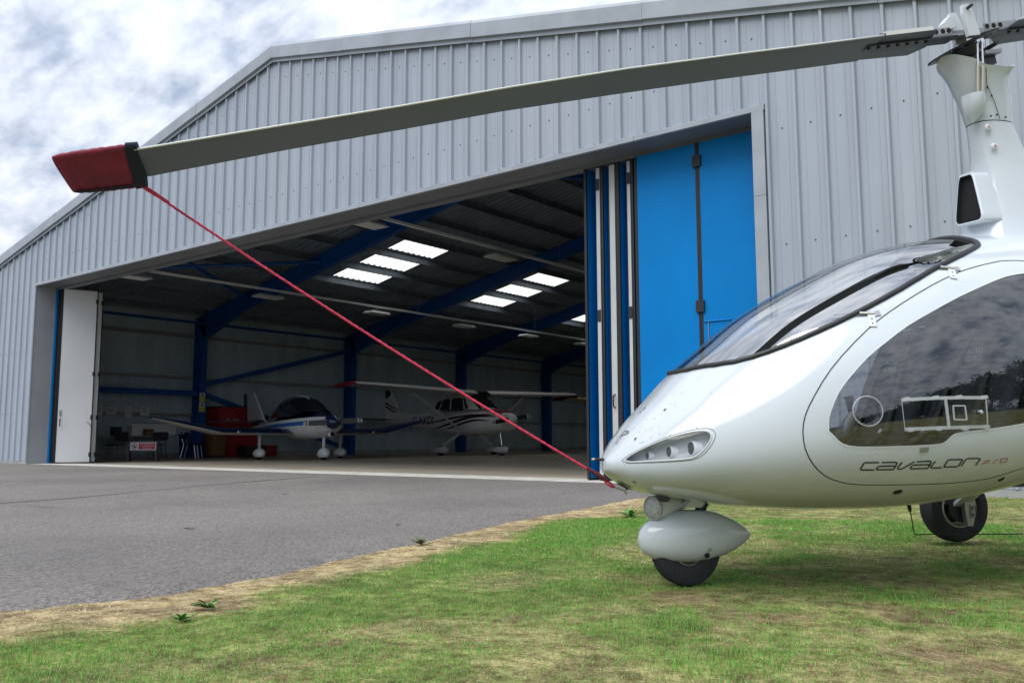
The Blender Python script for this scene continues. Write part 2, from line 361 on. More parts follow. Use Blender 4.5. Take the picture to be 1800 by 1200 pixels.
EMB = [[(3.138,76.55),(3.096,75.67),(3.036,76.94),(2.97,80.45),(2.915,86.13),(2.859,90.0),(2.784,90.0),(2.738,90.0),(2.727,90.0),(2.752,90.0),(2.809,90.0),(2.889,90.0),(2.984,90.0),(3.081,90.0),(3.165,90.0),(3.166,84.16),(3.16,79.45),(3.138,76.55)],[(3.111,75.96),(3.089,75.97),(3.052,77.63),(3.008,80.88),(2.969,85.5),(2.938,90.0),(2.874,90.0),(2.83,90.0),(2.81,90.0),(2.822,90.0),(2.859,90.0),(2.917,90.0),(2.99,90.0),(3.065,89.94),(3.086,84.99),(3.105,80.64),(3.115,77.56),(3.111,75.96)],[(2.556,90.0),(2.723,90.0),(2.607,90.0)],[(2.617,90.0),(2.647,90.0)],[(2.762,90.0),(2.651,90.0),(2.638,90.0),(2.658,90.0),(2.701,90.0),(2.812,90.0)],[(2.827,90.0),(2.876,90.0)],[(2.851,90.0),(2.713,90.0)],[(2.891,89.07),(2.894,86.15),(2.847,83.89),(2.782,82.15),(2.73,81.84),(2.721,84.98),(2.77,87.3),(2.839,88.89),(2.891,89.07)],[(2.45,90.0),(2.427,90.0),(2.366,90.0),(2.305,90.0),(2.275,90.0),(2.331,90.0),(2.384,90.0),(2.362,90.0)],[(2.477,90.0),(2.432,90.0),(2.53,90.0)],[(2.432,90.0),(2.357,90.0)],[(2.398,90.0),(2.542,90.0),(2.584,90.0),(2.559,90.0),(2.513,90.0),(2.471,90.0)],[(2.495,90.0),(2.434,87.78)],[(2.607,88.95),(2.612,85.6),(2.566,83.24),(2.502,81.51),(2.449,81.35),(2.439,85.0),(2.488,87.46),(2.556,88.98),(2.607,88.95)]]
SPOT = {'port1':(4.507,58.74),'port2':(3.047,51.19),'drain':(9.524,-46.42),'latch':(9.561,-16.61),'hinge1':(9.066,36.89),'hinge2':(10.757,46.08),'vent':(8.613,3.3),'pit':(0.908,88.34),'slideTL':(9.171,4.83),'slideTR':(10.582,2.22),'slideBL':(9.201,-4.94),'slideBR':(10.597,-7.75),'slideML':(9.884,3.08),'slideMB':(9.923,-6.64),'sqTL':(10.001,1.21),'sqTR':(10.205,0.86),'sqBR':(10.224,-3.68),'sqBL':(10.009,-3.1),'knob':(10.455,-1.27),'screw':(2.939,-51.85)}
BUG = [[(4.038,90.0),(4.105,90.0),(4.15,90.0)],[(4.171,90.0),(4.272,90.0),(4.392,89.89),(4.299,87.07),(4.226,90.0)],[(4.055,87.94),(4.169,90.0)],[(4.474,90.0),(4.495,90.0),(4.451,90.0)]]
BELLY_GLINT = [(10.555,-63.74),(10.699,-61.76),(10.894,-59.48),(11.069,-56.93),(11.228,-53.29),(11.353,-48.81),(11.521,-43.94),(11.705,-39.87)]
INTAKE4 = [(1.536, 0.035, 1.865), (1.524, 0.065, 1.618), (1.521, -0.13, 1.604), (1.546, -0.045, 1.862)]

# ------------------------------------------------------------------ ground
def zg(x, y):
    return -0.08 * smoothstep(0.0, 7.0, -np.asarray(y, float)) + 0 * np.asarray(x, float)
EY = np.array([-60, -20, -9.5, -8.24, -7.62, -7.02, -6.0, -4.5, -3.07, -2.06, 0.0])
EX = np.array([19.9, 19.6, 19.16, 19.12, 19.33, 19.23, 18.95, 18.64, 18.46, 18.34, 18.25])
def edge_x(y):
    y = np.asarray(y, float)
    return np.interp(y, EY, EX) + 0.09 * (fbm(y * 2.3 + 5, y * 0 + 2.2, 3, 3) - 0.5) + 0.075 * (fbm(y * 9 + 5, y * 0 + 7.7, 5, 2) - 0.5)

def grid_mesh(name, X, Y, Z, m, col=None):
    ny, nx = X.shape
    me = bpy.data.meshes.new(name)
    co = np.stack([X, Y, Z], -1).reshape(-1, 3)
    idx = np.arange(ny * nx).reshape(ny, nx)
    q = np.stack([idx[:-1, :-1], idx[:-1, 1:], idx[1:, 1:], idx[1:, :-1]], -1).reshape(-1, 4)
    me.from_pydata(co.tolist(), [], q.tolist()); me.update()
    me.shade_smooth()
    if col is not None:
        at = me.color_attributes.new('tone', 'FLOAT_COLOR', 'POINT')
        at.data.foreach_set('color', np.concatenate([col.reshape(-1, 3), np.ones((ny * nx, 1))], 1).astype(np.float32).ravel())
    me.materials.append(m)
    return me

def grass_state(x, y):
    """lushness 0..1 and cover 0..1 of the turf at a spot: parched margin along the tarmac, a lush strip, then patchy lawn"""
    de = x - edge_x(y)
    wob = (fbm(x * 1.7, y * 1.7, 21, 4) - 0.5)
    margin = smoothstep(0.24, 0.58, de + wob * 0.75)
    strip = smoothstep(1.35, 0.75, de + wob * 0.7) * margin
    big = fbm(x * 0.75 + 3.3, y * 0.75 + 1.7, 40, 4)
    mid = fbm(x * 4.2, y * 4.2, 50, 4)
    patch = smoothstep(0.38, 0.64, 0.42 * big + 0.58 * mid)
    lush = np.clip(strip * 1.0 + (1 - strip) * margin * (0.50 + 0.48 * patch), 0, 1)
    bare = 0.8 * smoothstep(0.66, 0.78, fbm(x * 4.1 + 9, y * 4.1, 70, 3)) * (1 - strip)
    # worn spot in front of the nose wheel
    bare = np.maximum(bare, 0.9 * np.exp(-(((x - 21.02) / 0.22) ** 2 + ((y + 6.42) / 0.13) ** 2)))
    cover = np.clip((0.25 + 0.75 * margin) * (1 - 0.8 * bare), 0, 1)
    return de, lush, cover, bare

def attr_mat(name, rough, noise=None, trans=0.0):
    m = bpy.data.materials.new(name); m.use_nodes = True
    t = m.node_tree; b = t.nodes['Principled BSDF']; b.inputs['Roughness'].default_value = rough; b.inputs['Specular IOR Level'].default_value = 0.25
    a = t.nodes.new('ShaderNodeVertexColor'); a.layer_name = 'tone'
    src = a.outputs['Color']
    if noise:
        co = t.nodes.new('ShaderNodeTexCoord'); no = t.nodes.new('ShaderNodeTexNoise'); no.inputs['Scale'].default_value = noise; no.inputs['Detail'].default_value = 5; no.inputs['Roughness'].default_value = 0.75
        t.links.new(co.outputs['Object'], no.inputs['Vector'])
        ra = t.nodes.new('ShaderNodeValToRGB'); ra.color_ramp.elements[0].position = 0.3; ra.color_ramp.elements[0].color = (0.35, 0.33, 0.30, 1); ra.color_ramp.elements[1].position = 0.7; ra.color_ramp.elements[1].color = (1.4, 1.4, 1.4, 1)
        mu = t.nodes.new('ShaderNodeMixRGB'); mu.blend_type = 'MULTIPLY'; mu.inputs[0].default_value = 1
        n2_ = t.nodes.new('ShaderNodeTexNoise'); n2_.inputs['Scale'].default_value = 15; n2_.inputs['Detail'].default_value = 6; n2_.inputs['Roughness'].default_value = 0.7
        r2_ = t.nodes.new('ShaderNodeValToRGB'); r2_.color_ramp.elements[0].position = 0.36; r2_.color_ramp.elements[0].color = (0.42, 0.36, 0.30, 1); r2_.color_ramp.elements[1].position = 0.62; r2_.color_ramp.elements[1].color = (1.25, 1.25, 1.25, 1)
        m2_ = t.nodes.new('ShaderNodeMixRGB'); m2_.blend_type = 'MULTIPLY'; m2_.inputs[0].default_value = 1
        t.links.new(co.outputs['Object'], n2_.inputs['Vector']); t.links.new(n2_.outputs['Fac'], r2_.inputs[0]); t.links.new(src, m2_.inputs[1]); t.links.new(r2_.outputs[0], m2_.inputs[2]); src = m2_.outputs[0]
        t.links.new(no.outputs['Fac'], ra.inputs[0]); t.links.new(src, mu.inputs[1]); t.links.new(ra.outputs[0], mu.inputs[2]); src = mu.outputs[0]
        bu = t.nodes.new('ShaderNodeBump'); bu.inputs['Strength'].default_value = 0.9; bu.inputs['Distance'].default_value = 0.02
        t.links.new(no.outputs['Fac'], bu.inputs['Height']); t.links.new(bu.outputs[0], b.inputs['Normal'])
    t.links.new(src, b.inputs['Base Color'])
    if trans:
        o = t.nodes['Material Output']; tr = t.nodes.new('ShaderNodeBsdfTranslucent'); mi = t.nodes.new('ShaderNodeMixShader'); mi.inputs[0].default_value = trans
        t.links.new(src, tr.inputs[0]); t.links.new(b.outputs[0], mi.inputs[1]); t.links.new(tr.outputs[0], mi.inputs[2]); t.links.new(mi.outputs[0], o.inputs[0])
    return m

GREEN = np.array([0.160, 0.305, 0.070]); LUSH = np.array([0.145, 0.430, 0.055]); OLIVE = np.array([0.40, 0.43, 0.145])
STRAW = np.array([0.64, 0.52, 0.29]); SOIL = np.array([0.26, 0.175, 0.115]); PALE = np.array([0.84, 0.76, 0.55])

# far ground sheet to the horizon
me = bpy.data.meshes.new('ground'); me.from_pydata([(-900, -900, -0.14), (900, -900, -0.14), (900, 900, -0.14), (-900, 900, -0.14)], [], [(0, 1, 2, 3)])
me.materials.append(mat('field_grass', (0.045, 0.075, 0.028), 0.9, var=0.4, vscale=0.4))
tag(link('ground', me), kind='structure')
# lawn sheet under the grass blades
gx = np.concatenate([np.arange(0, 8, 0.05), np.arange(8, 30, 0.4)]); gy = np.concatenate([np.arange(-26, -11, 0.4), np.arange(-11, 0.001, 0.05), [0.3]])
GY = np.repeat(gy[:, None], len(gx), 1); GX = edge_x(GY) - 0.06 + gx[None, :]
de, lush, cover, bare = grass_state(GX, GY)
lush = np.maximum(lush, 0.95 * smoothstep(6.0, 9.0, de))
lush3 = lush[..., None]
gc = (STRAW * 0.82 * (1 - lush3) + (OLIVE * 0.72) * lush3) * (0.30 + 1.35 * fbm(GX * 7, GY * 7, 33, 5))[..., None]
gc = gc * (1 - 0.75 * bare[..., None]) + SOIL * 0.75 * bare[..., None]
GZ = zg(GX, GY) + 0.022 * (fbm(GX * 2.1, GY * 2.1, 8, 3) - 0.5) * smoothstep(0.02, 0.4, gx)[None, :] - 0.006
tag(link('lawn', grid_mesh('lawn', GX, GY, GZ, attr_mat('lawn_soil', 0.95, noise=70), gc)), kind='structure')
LAWN = (GX, GY, GZ)

# tarmac apron
m = bpy.data.materials.new('asphalt'); m.use_nodes = True
t = m.node_tree; b = t.nodes['Principled BSDF']; b.inputs['Roughness'].default_value = 0.85; b.inputs['Specular IOR Level'].default_value = 0.3
co = t.nodes.new('ShaderNodeTexCoord')
def tn(scale, det=5, rough=0.6, stretch=None):
    n = t.nodes.new('ShaderNodeTexNoise'); n.inputs['Scale'].default_value = scale; n.inputs['Detail'].default_value = det; n.inputs['Roughness'].default_value = rough
    if stretch:
        mm = t.nodes.new('ShaderNodeMapping'); mm.inputs['Scale'].default_value = stretch; t.links.new(co.outputs['Object'], mm.inputs[0]); t.links.new(mm.outputs[0], n.inputs['Vector'])
    else: t.links.new(co.outputs['Object'], n.inputs['Vector'])
    return n.outputs['Fac']
def ramp(src, p0, c0, p1, c1):
    r = t.nodes.new('ShaderNodeValToRGB'); r.color_ramp.elements[0].position = p0; r.color_ramp.elements[0].color = (*c0, 1); r.color_ramp.elements[1].position = p1; r.color_ramp.elements[1].color = (*c1, 1)
    t.links.new(src, r.inputs[0]); return r.outputs[0]
def mulc(a, b_):
    x = t.nodes.new('ShaderNodeMixRGB'); x.blend_type = 'MULTIPLY'; x.inputs[0].default_value = 1; t.links.new(a, x.inputs[1]); t.links.new(b_, x.inputs[2]); return x.outputs[0]
vo = t.nodes.new('ShaderNodeTexVoronoi'); vo.inputs['Scale'].default_value = 95; t.links.new(co.outputs['Object'], vo.inputs['Vector'])
stone = ramp(vo.outputs['Color'], 0.15, (0.092, 0.086, 0.081), 0.95, (0.262, 0.243, 0.226))
patch = ramp(tn(0.35, 5), 0.33, (0.80, 0.80, 0.81), 0.67, (1.13, 1.12, 1.10))
stain = ramp(tn(1.6, 4, 0.6, (0.5, 1, 1)), 0.27, (0.6, 0.6, 0.6), 0.36, (1, 1, 1))
c = mulc(mulc(stone, patch), stain)
t.links.new(c, b.inputs['Base Color'])
bu = t.nodes.new('ShaderNodeBump'); bu.inputs['Strength'].default_value = 0.7; bu.inputs['Distance'].default_value = 0.006
t.links.new(vo.outputs['Distance'], bu.inputs['Height']); t.links.new(bu.outputs[0], b.inputs['Normal'])
ay = np.concatenate([np.arange(-45, -11, 0.6), np.arange(-11, -0.10, 0.06), [-0.10]])
au = np.concatenate([np.linspace(0, 0.97, 40), [0.985, 0.993, 0.997, 1.0]])
AY = np.repeat(ay[:, None], len(au), 1); ex = edge_x(AY[:, :1])
AX = -40 + (ex + 40) * au[None, :]
AZ = zg(AX, AY) + 0.010; AZ[:, -1] -= 0.03
tag(link('apron', grid_mesh('apron', AX, AY, AZ, m)), kind='structure')
mcr = mat('tar_line', (0.028, 0.028, 0.030), 0.8)
def groundstrip(pts, wd, dz):
    s = MB(); P = [np.array([x, y, float(zg(x, y)) + 0.010 + dz]) for x, y in pts]; L_, R_ = [], []
    for i, p in enumerate(P):
        d = P[min(i + 1, len(P) - 1)] - P[max(i - 1, 0)]; n = np.array([-d[1], d[0], 0]); n /= np.linalg.norm(n)
        ww = wd * (0.5 + RNG.random()); L_.append(p + n * ww / 2); R_.append(p - n * ww / 2)
    return s.loft([L_, R_], closed=False)
seam = [(13.35, -7.2), (13.13, -5.86), (13.10, -5.19), (12.75, -4.15), (12.42, -3.07), (12.2, -1.93), (12.07, -0.92)]
tag(groundstrip(seam, 0.035, 0.004).build('tarmac_joint', mcr), kind='structure')
for cs_ in ([(9.5, -2.0), (8.2, -2.6), (7.1, -2.4), (5.8, -3.1)],):
    P_ = []
    for a, b_ in zip(cs_[:-1], cs_[1:]):
        for k in range(8): f_ = k / 8; P_.append((a[0] + (b_[0] - a[0]) * f_ + .02 * (RNG.random() - .5), a[1] + (b_[1] - a[1]) * f_ + .05 * (RNG.random() - .5)))
    tag(groundstrip(P_, 0.008, 0.004).build('tarmac_crack', mcr), kind='structure')
mst = mat('tarmac_stain', (0.080, 0.077, 0.075), 0.8, var=0.5, vscale=30)
for (sx, sy, sl, sw) in ((16.97, -6.13, .06, .010), (14.71, -3.57, .07, .010), (18.05, -5.11, .03, .008)):
    s = MB(); s.add([(sx + sl * math.cos(a) * (0.8 + 0.4 * RNG.random()), sy + sw * 2 * math.sin(a) * (0.7 + 0.6 * RNG.random()), float(zg(sx, sy)) + 0.0145) for a in np.linspace(0, 2 * PI, 12, endpoint=False)], [tuple(range(12))])
    tag(s.build('tarmac_stain', mst), kind='structure')

# ------------------------------------------------------------------ hangar
RX, RZ, RM = 9.44, 7.955, 0.2147
X0, X1, DEPTH = -4.0, 22.88, 33.4
DW, DH = 18.88, 4.42
def zr(x): return RZ - RM * abs(x - RX)
hg = empty('hangar')
tag(hg, 'large grey metal-clad aircraft hangar with a wide gable end and open folding doors', 'hangar')
tag(MB().box(X0, X1, 0.9, DEPTH, -0.10, 0.0).build('hangar_floor', M['concrete']), kind='structure')
tag(MB().box(-0.3, DW + 0.1, -0.10, 0.9, -0.10, 0.004).build('threshold', M['sill']), kind='structure')

RIBP, RIB0 = 1.0 / 3, 19.27
PROF = [(-RIBP / 2, 0), (-0.108, 0), (-0.104, -.004), (-0.094, -.004), (-0.090, 0), (-0.030, 0), (-0.015, -.040), (0.015, -.040), (0.030, 0), (0.090, 0), (0.094, -.004), (0.104, -.004), (0.108, 0)]
def prof_cols(xa, xb):
    """x, y columns of the ribbed sheet between xa and xb"""
    out_ = []
    k0 = int(math.floor((xa - RIB0) / RIBP)) - 1; k1 = int(math.ceil((xb - RIB0) / RIBP)) + 1
    allc = [(RIB0 + k * RIBP + u, y) for k in range(k0, k1 + 1) for u, y in PROF]
    xs = np.array([c[0] for c in allc]); ys = np.array([c[1] for c in allc])
    for x_ in [xa] + [x for x in xs if xa + 1e-4 < x < xb - 1e-4] + [xb]: out_.append((x_, float(np.interp(x_, xs, ys))))
    return out_
def sheet(xa, xb, zlo, parent, name='cladding_sheet'):
    cols = prof_cols(xa, xb)
    if xa < RX < xb: cols = sorted(cols + [(RX, float(np.interp(RX, [c[0] for c in cols], [c[1] for c in cols])))])
    s = MB(); s.loft([[(x, y, zlo) for x, y in cols], [(x, y, zr(x) - 0.10) for x, y in cols]], closed=False)
    return s.build(name, M[('clad', 'clad2', 'clad', 'clad3')[int(xa * 7.3 + 50) % 4]], parent)
bounds = sorted(set([X0, 0.0, DW, X1] + [RIB0 - 0.02 + 3 * RIBP * k for k in range(-24, 4)]))
bounds = [b_ for b_ in bounds if X0 <= b_ <= X1]
bb = [bounds[0]]
for b_ in bounds[1:]:
    if b_ - bb[-1] > 0.12 or b_ in (0.0, DW, X1): bb.append(b_)
for i, (xa, xb) in enumerate(zip(bb[:-1], bb[1:])):
    sheet(xa + 0.0006, xb - 0.0006, DH + 0.03 if 0 <= xa < DW - 1e-6 else 0.07, hg)
# screws: three rows over the sheets, one row at the door head
s = MB()
def scr(x, z):
    s.lathe([(0, 0.009), (0.006, 0.009), (0.009, 0.005)], (x, -0.001, z), (0, -1, 0), n=6, caps=True)
for k in range(-70, 11):
    xc = RIB0 + k * RIBP + 0.167
    if not X0 < xc < X1: continue
    zs = [zr(xc) - 0.62] if 0 < xc < DW else []
    zs += [5.02 if zr(xc) - 0.62 > 5.25 else None]
    zs = [z for z in zs if z]
    if not (0 < xc < DW): zs += [1.25, 2.78, 4.15] + ([5.6] if zr(xc) > 6.2 else [])
    for z in zs: scr(xc, z)
    if 0 < xc < DW:
        scr(xc - 0.10, DH + 0.075); scr(xc + 0.09, DH + 0.075)
tag(s.build('screw_heads', M['screw'], hg), kind='stuff')
# verge flashing: face, step and top, in lengths with visible joints
vp = [(-0.052, -0.345), (-0.060, -0.345), (-0.060, -0.285), (-0.105, -0.275), (-0.105, -0.055), (-0.075, 0.0), (0.25, 0.0), (0.25, -0.012), (-0.070, -0.012), (-0.095, -0.058), (-0.095, -0.268), (-0.052, -0.279)]
cuts_l = [RX, RX - 2.45, RX - 5.5, RX - 8.5, RX - 11.4, X0]
cuts_r = [RX, RX + 2.0, RX + 4.95, RX + 7.9, RX + 10.8, X1]
for cuts in (cuts_l, cuts_r):
    for i, (a, b_) in enumerate(zip(cuts[:-1], cuts[1:])):
        j = 0.0025 * (1 if b_ > a else -1); dz = 0.003 * (i % 2)
        MB().loft([[(x, y - dz, zr(x) + z + dz) for y, z in vp] for x in (a + (j if i else 0), b_ - j)], True, True, True).build('verge_flashing', M['flash'], hg)
# corner flashing left and right
for xc in (X0, X1): MB().box(xc - 0.05, xc + 0.05, -0.06, 0.05, 0.0, zr(xc) - 0.25).build('corner_flashing', M['flash'], hg)
# door head drip, soffit, jambs
for a, b_ in ((-0.03, 2.9), (2.905, 5.9), (5.905, 8.9), (8.905, 11.9), (11.905, 14.9), (14.905, 17.15), (17.155, DW + 0.03)):
    MB().loft([[(x, y, z) for y, z in ((-0.052, DH - 0.012), (-0.052, DH + 0.052), (-0.040, DH + 0.060), (-0.002, DH + 0.060), (-0.002, DH - 0.012))] for x in (a, b_)], True, True, True).build('door_head_flashing', M['flash'], hg)
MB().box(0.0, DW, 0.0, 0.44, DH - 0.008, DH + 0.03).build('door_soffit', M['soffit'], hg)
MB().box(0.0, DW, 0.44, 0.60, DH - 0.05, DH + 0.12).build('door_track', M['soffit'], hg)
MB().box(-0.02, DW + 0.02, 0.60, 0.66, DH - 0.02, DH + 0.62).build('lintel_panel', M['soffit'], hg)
MB().box(-0.05, 0.0, -0.02, 0.46, 0.0, DH + 0.03).build('jamb_reveal', M['reveal'], hg)
MB().box(-0.012, 0.012, -0.045, -0.021, 0.0, DH - 0.013).build('jamb_trim', M['flash'], hg)
for z0, z1 in ((0.02, 1.9), (1.904, 3.38), (3.384, DH - 0.015)):
    MB().box(DW - 0.125, DW + 0.022, -0.056, -0.004, z0, z1).build('jamb_flashing', M['flash'], hg)
MB().box(DW + 0.024, DW + 0.066, -0.012, -0.004, 0.02, DH + 0.05).build('jamb_gap', M['soffit'], hg)
MB().box(DW, DW + 0.05, 0.0, 0.6, 0.0, DH).build('jamb_reveal', M['reveal'], hg)
MB().box(X0, -0.05, -0.03, 0.05, -0.02, 0.066).build('wall_plinth', M['plinth'], hg)
MB().box(DW + 0.05, X1, -0.03, 0.05, -0.12, 0.066).build('wall_plinth', M['plinth'], hg)
MB().box(0.004, 0.05, 0.462, 0.50, 0.0, DH - 0.06).build('door_post', M['blue'], hg)
MB().box(0.02, 0.20, 0.52, 0.64, 0.0, DH - 0.06).build('door_seal', M['black'], hg)
# folding door leaves
def leaf(p, q, ext_left, z0=0.035, z1=DH - 0.055, th=0.045, handle=False, name='door_leaf'):
    """leaf from p to q; ext_left: blue outside skin on the left of the direction of travel"""
    p = np.array(p, float); q = np.array(q, float); d = q - p; L_ = np.linalg.norm(d); d /= L_
    o = MB().box(0.02, L_ - 0.02, -th / 2, th / 2, z0, z1).build(name, M['dwhite'], hg)
    o.location = (p[0], p[1], 0); o.rotation_euler = (0, 0, math.atan2(d[1], d[0]))
    sg = 1 if ext_left else -1
    y0, y1 = sorted((sg * (th / 2), sg * (th / 2 + 0.004)))
    MB().box(0.022, L_ - 0.022, y0, y1, z0 + 0.002, z1 - 0.002).build('outer_skin', M['blue'], o)
    for a, b_ in ((-0.012, 0.0198), (L_ - 0.0198, L_ + 0.012)):
        MB().box(a, b_, -th / 2 - 0.005, th / 2 + 0.005, z0 - 0.02, z1 + 0.004).build('edge_seal', M['black'], o)
    MB().box(0.02, L_ - 0.02, -th / 2 - 0.003, th / 2 + 0.0065, z0 - 0.03, z0 - 0.001).build('bottom_seal', M['black'], o)
    for z in (0.22, 1.15, 2.25, 4.1):
        MB().box(L_ - 0.045, L_ + 0.02, -th / 2 - 0.012, th / 2 + 0.012, z - 0.055, z + 0.055).build('hinge', M['black'], o)
    return o
lf = leaf((0.30, 0.50), (0.585, 1.25), True)
hm = MB().tube([(0.075, -0.023, 0.93), (0.075, -0.07, 0.95), (0.075, -0.07, 1.10), (0.075, -0.023, 1.12)], 0.011, 8).build('handle', M['black'], lf, 40)
MB().box(0.06, 0.11, -0.032, -0.0226, 1.17, 1.32).build('lock_plate', M['galv'], lf)
MB().tube([(0.78, -0.03, 0.93), (0.72, -0.09, 1.0), (0.66, -0.1, 1.03)], 0.010, 6).build('drop_bolt', M['galv'], lf)
for i, yy in enumerate((1.36, 1.46)): leaf((0.16 + 0.11 * i, 0.62), (0.32 + 0.11 * i, yy), i % 2 == 1)
stack = [(16.055, 'b', .030, 0), (16.275, 'w', .070, .056), (16.335, 'b', .022, 0), (16.505, 'w', .120, .084), (16.592, 'b', .030, 0), (16.770, 'w', .070, .046), (16.822, 'b', .012, 0), (16.872, 'b', .022, 0)]
for i, (x, k, th_, wp) in enumerate(stack):
    o = leaf((x, 0.47), (x + 0.006 * (1 if k == 'b' else -1), 1.34), k == 'w', th=th_)
    if wp: MB().box(-0.020, -0.0125, -wp / 2, wp / 2, 0.05, DH - 0.08).build('edge_profile', M['edgegrey'], o)
    if i == 3:
        MB().tube([(-0.020, 0.0, 0.98), (-0.065, 0.0, 1.0), (-0.065, 0.0, 1.14), (-0.020, 0.0, 1.16)], 0.010, 8).build('handle', M['black'], o, 40)
    for z in (2.25, 4.1) if i in (1, 5) else ():
        MB().box(-0.030, -0.0205, -0.024, 0.024, z - 0.08, z + 0.08).build('hinge', M['black'], o)
for a, b_ in ((16.90, 17.80), (17.82, 18.72)):
    o = leaf((a, 0.45), (b_, 0.45), False)
    if a < 17:
        for z in (2.23, 4.12): MB().box(0.855, 0.965, -0.062, -0.028, z - 0.075, z + 0.075).build('hinge', M['black'], o)
    else:
        MB().tube([(0.03, -0.035, 2.03), (0.40, -0.035, 2.03)], 0.009, 6).build('pull_bar', M['blue'], o)
        MB().tube([(0.09, -0.035, 2.03), (0.09, -0.035, 1.72)], 0.005, 6).build('drop_bolt', M['galv'], o)

# steel frame
FY = [0.80, 6.93, 13.55, 20.15, 26.75, 33.2]
ZU = 7.70                                         # roof sheet at the ridge
def zu(x): return ZU - RM * abs(x - RX)
for fy in FY:
    for sx, xo, xi in ((-1, X0 + 0.08, X0 + 0.56), (1, X1 - 0.08, X1 - 0.56)):
        o = MB().box(min(xo, xi), max(xo, xi), fy - 0.006, fy + 0.006, 0.0, zu(xo) - 0.25).build('column', M['steelblue'], hg)
        a, b_ = sorted((xi, xi - 0.02 * (1 if xi > xo else -1)))
        MB().box(a, b_, fy - 0.105, fy + 0.105, 0.0, zu(xi) - 0.95).build('inner_flange', M['steelblue'], o)
        a, b_ = sorted((xo, xo + 0.02 * (1 if xi > xo else -1)))
        MB().box(a, b_, fy - 0.105, fy + 0.105, 0.0, zu(xo) - 0.25).build('outer_flange', M['steelblue'], o)
        MB().box(min(xo, xi) - 0.06, max(xo, xi) + 0.06, fy - 0.16, fy + 0.16, 0.001, 0.025).build('base_plate', M['steelblue'], o)
        # rafter half: web with haunch, flanges
        xe = xo; xh = xe + (2.6 if sx < 0 else -2.6)
        s = MB(); tops = [(xe, zu(xe) - 0.215), (xh, zu(xh) - 0.215), (RX, ZU - 0.215)]; bots = [(xi, zu(xi) - 0.98), (xh, zu(xh) - 0.66), (RX, ZU - 0.62)]
        poly = tops + bots[::-1]
        s.prism(poly, (0, fy - 0.006, 0), (1, 0, 0), (0, 0, 1), (0, 1, 0), 0.012)
        r = s.build('rafter', M['steelblue'], hg)
        fl = MB().loft([[(x, fy - 0.1, z), (x, fy + 0.1, z), (x, fy + 0.1, z - 0.018), (x, fy - 0.1, z - 0.018)] for x, z in bots], True, True, True)
        fl.build('bottom_flange', M['steelblue'], r)
        MB().loft([[(x, fy - 0.1, z), (x, fy + 0.1, z), (x, fy + 0.1, z + 0.018), (x, fy - 0.1, z + 0.018)] for x, z in tops], True, True, True).build('top_flange', M['steelblue'], r)
# purlins (Z sections) along the hangar
PX = [0.75 + 1.25 * k for k in range(-3, 18) if X0 + 0.2 < 0.75 + 1.25 * k < X1 - 0.2]
for px_ in PX:
    z = zu(px_)
    zsec = [(-0.002, -0.010), (-0.002, -0.20), (0.06, -0.20), (0.06, -0.194), (0.004, -0.194), (0.004, -0.004), (-0.06, -0.004), (-0.06, -0.010)]
    MB().loft([[(px_ + a, y, z + c_ - 0.006) for a, c_ in zsec] for y in (0.15, DEPTH - 0.15)], True, True, True).build('purlin', M['purlin'], hg)
# roof sheets, 0.98 m wide, with translucent rooflights let in
YW = 0.975
sky_bays = [8.75, 15.55, 21.45, 28.1]
def roof_cols(ya, yb):
    n = 4; out_ = []
    for k in range(n):
        u = ya + (yb - ya) * (k + 0.5) / n; p_ = (yb - ya) / n
        out_ += [(u - p_ / 2, 0), (u - 0.05, 0), (u - 0.025, .03), (u + 0.025, .03), (u + 0.05, 0)]
    return out_ + [(yb, 0)]
def roof_piece(xa, xb, ya, yb, m, name):
    MB().loft([[(x, y, zu(x) + dz) for y, dz in roof_cols(ya, yb)] for x in (xa, xb)], closed=False).build(name, m, hg)
ys = []; y = 0.0
edges = [0.05] + sorted([b_ + k * YW for b_ in sky_bays for k in range(3)])
full = [edges[0]]
for e_ in edges[1:] + [DEPTH]:
    while e_ - full[-1] > 1.35: full.append(full[-1] + 0.98 if e_ - full[-1] > 2.0 else (full[-1] + e_) / 2)
    full.append(e_)
isl = lambda ya: any(abs(ya - (b_ + k * YW)) < 1e-6 for b_ in sky_bays for k in range(2))
for ya, yb in zip(full[:-1], full[1:]):
    for side in (-1, 1):
        xe = X0 if side < 0 else X1
        if isl(ya):
            lim = [0.86, 1.90, 2.12, 3.12, 3.40, 4.36]
            lim = lim if side < 0 else [2 * RX - v for v in lim]
            segs = [(xe, lim[0], 0), (lim[0], lim[1], 1), (lim[1], lim[2], 0), (lim[2], lim[3], 1), (lim[3], lim[4], 0), (lim[4], lim[5], 1), (lim[5], RX, 0)]
        else: segs = [(xe, RX, 0)]
        for a, b_, k in segs: roof_piece(a, b_, ya, yb, M['skylight'] if k else M['roofin'], 'rooflight' if k else 'roof_sheet')
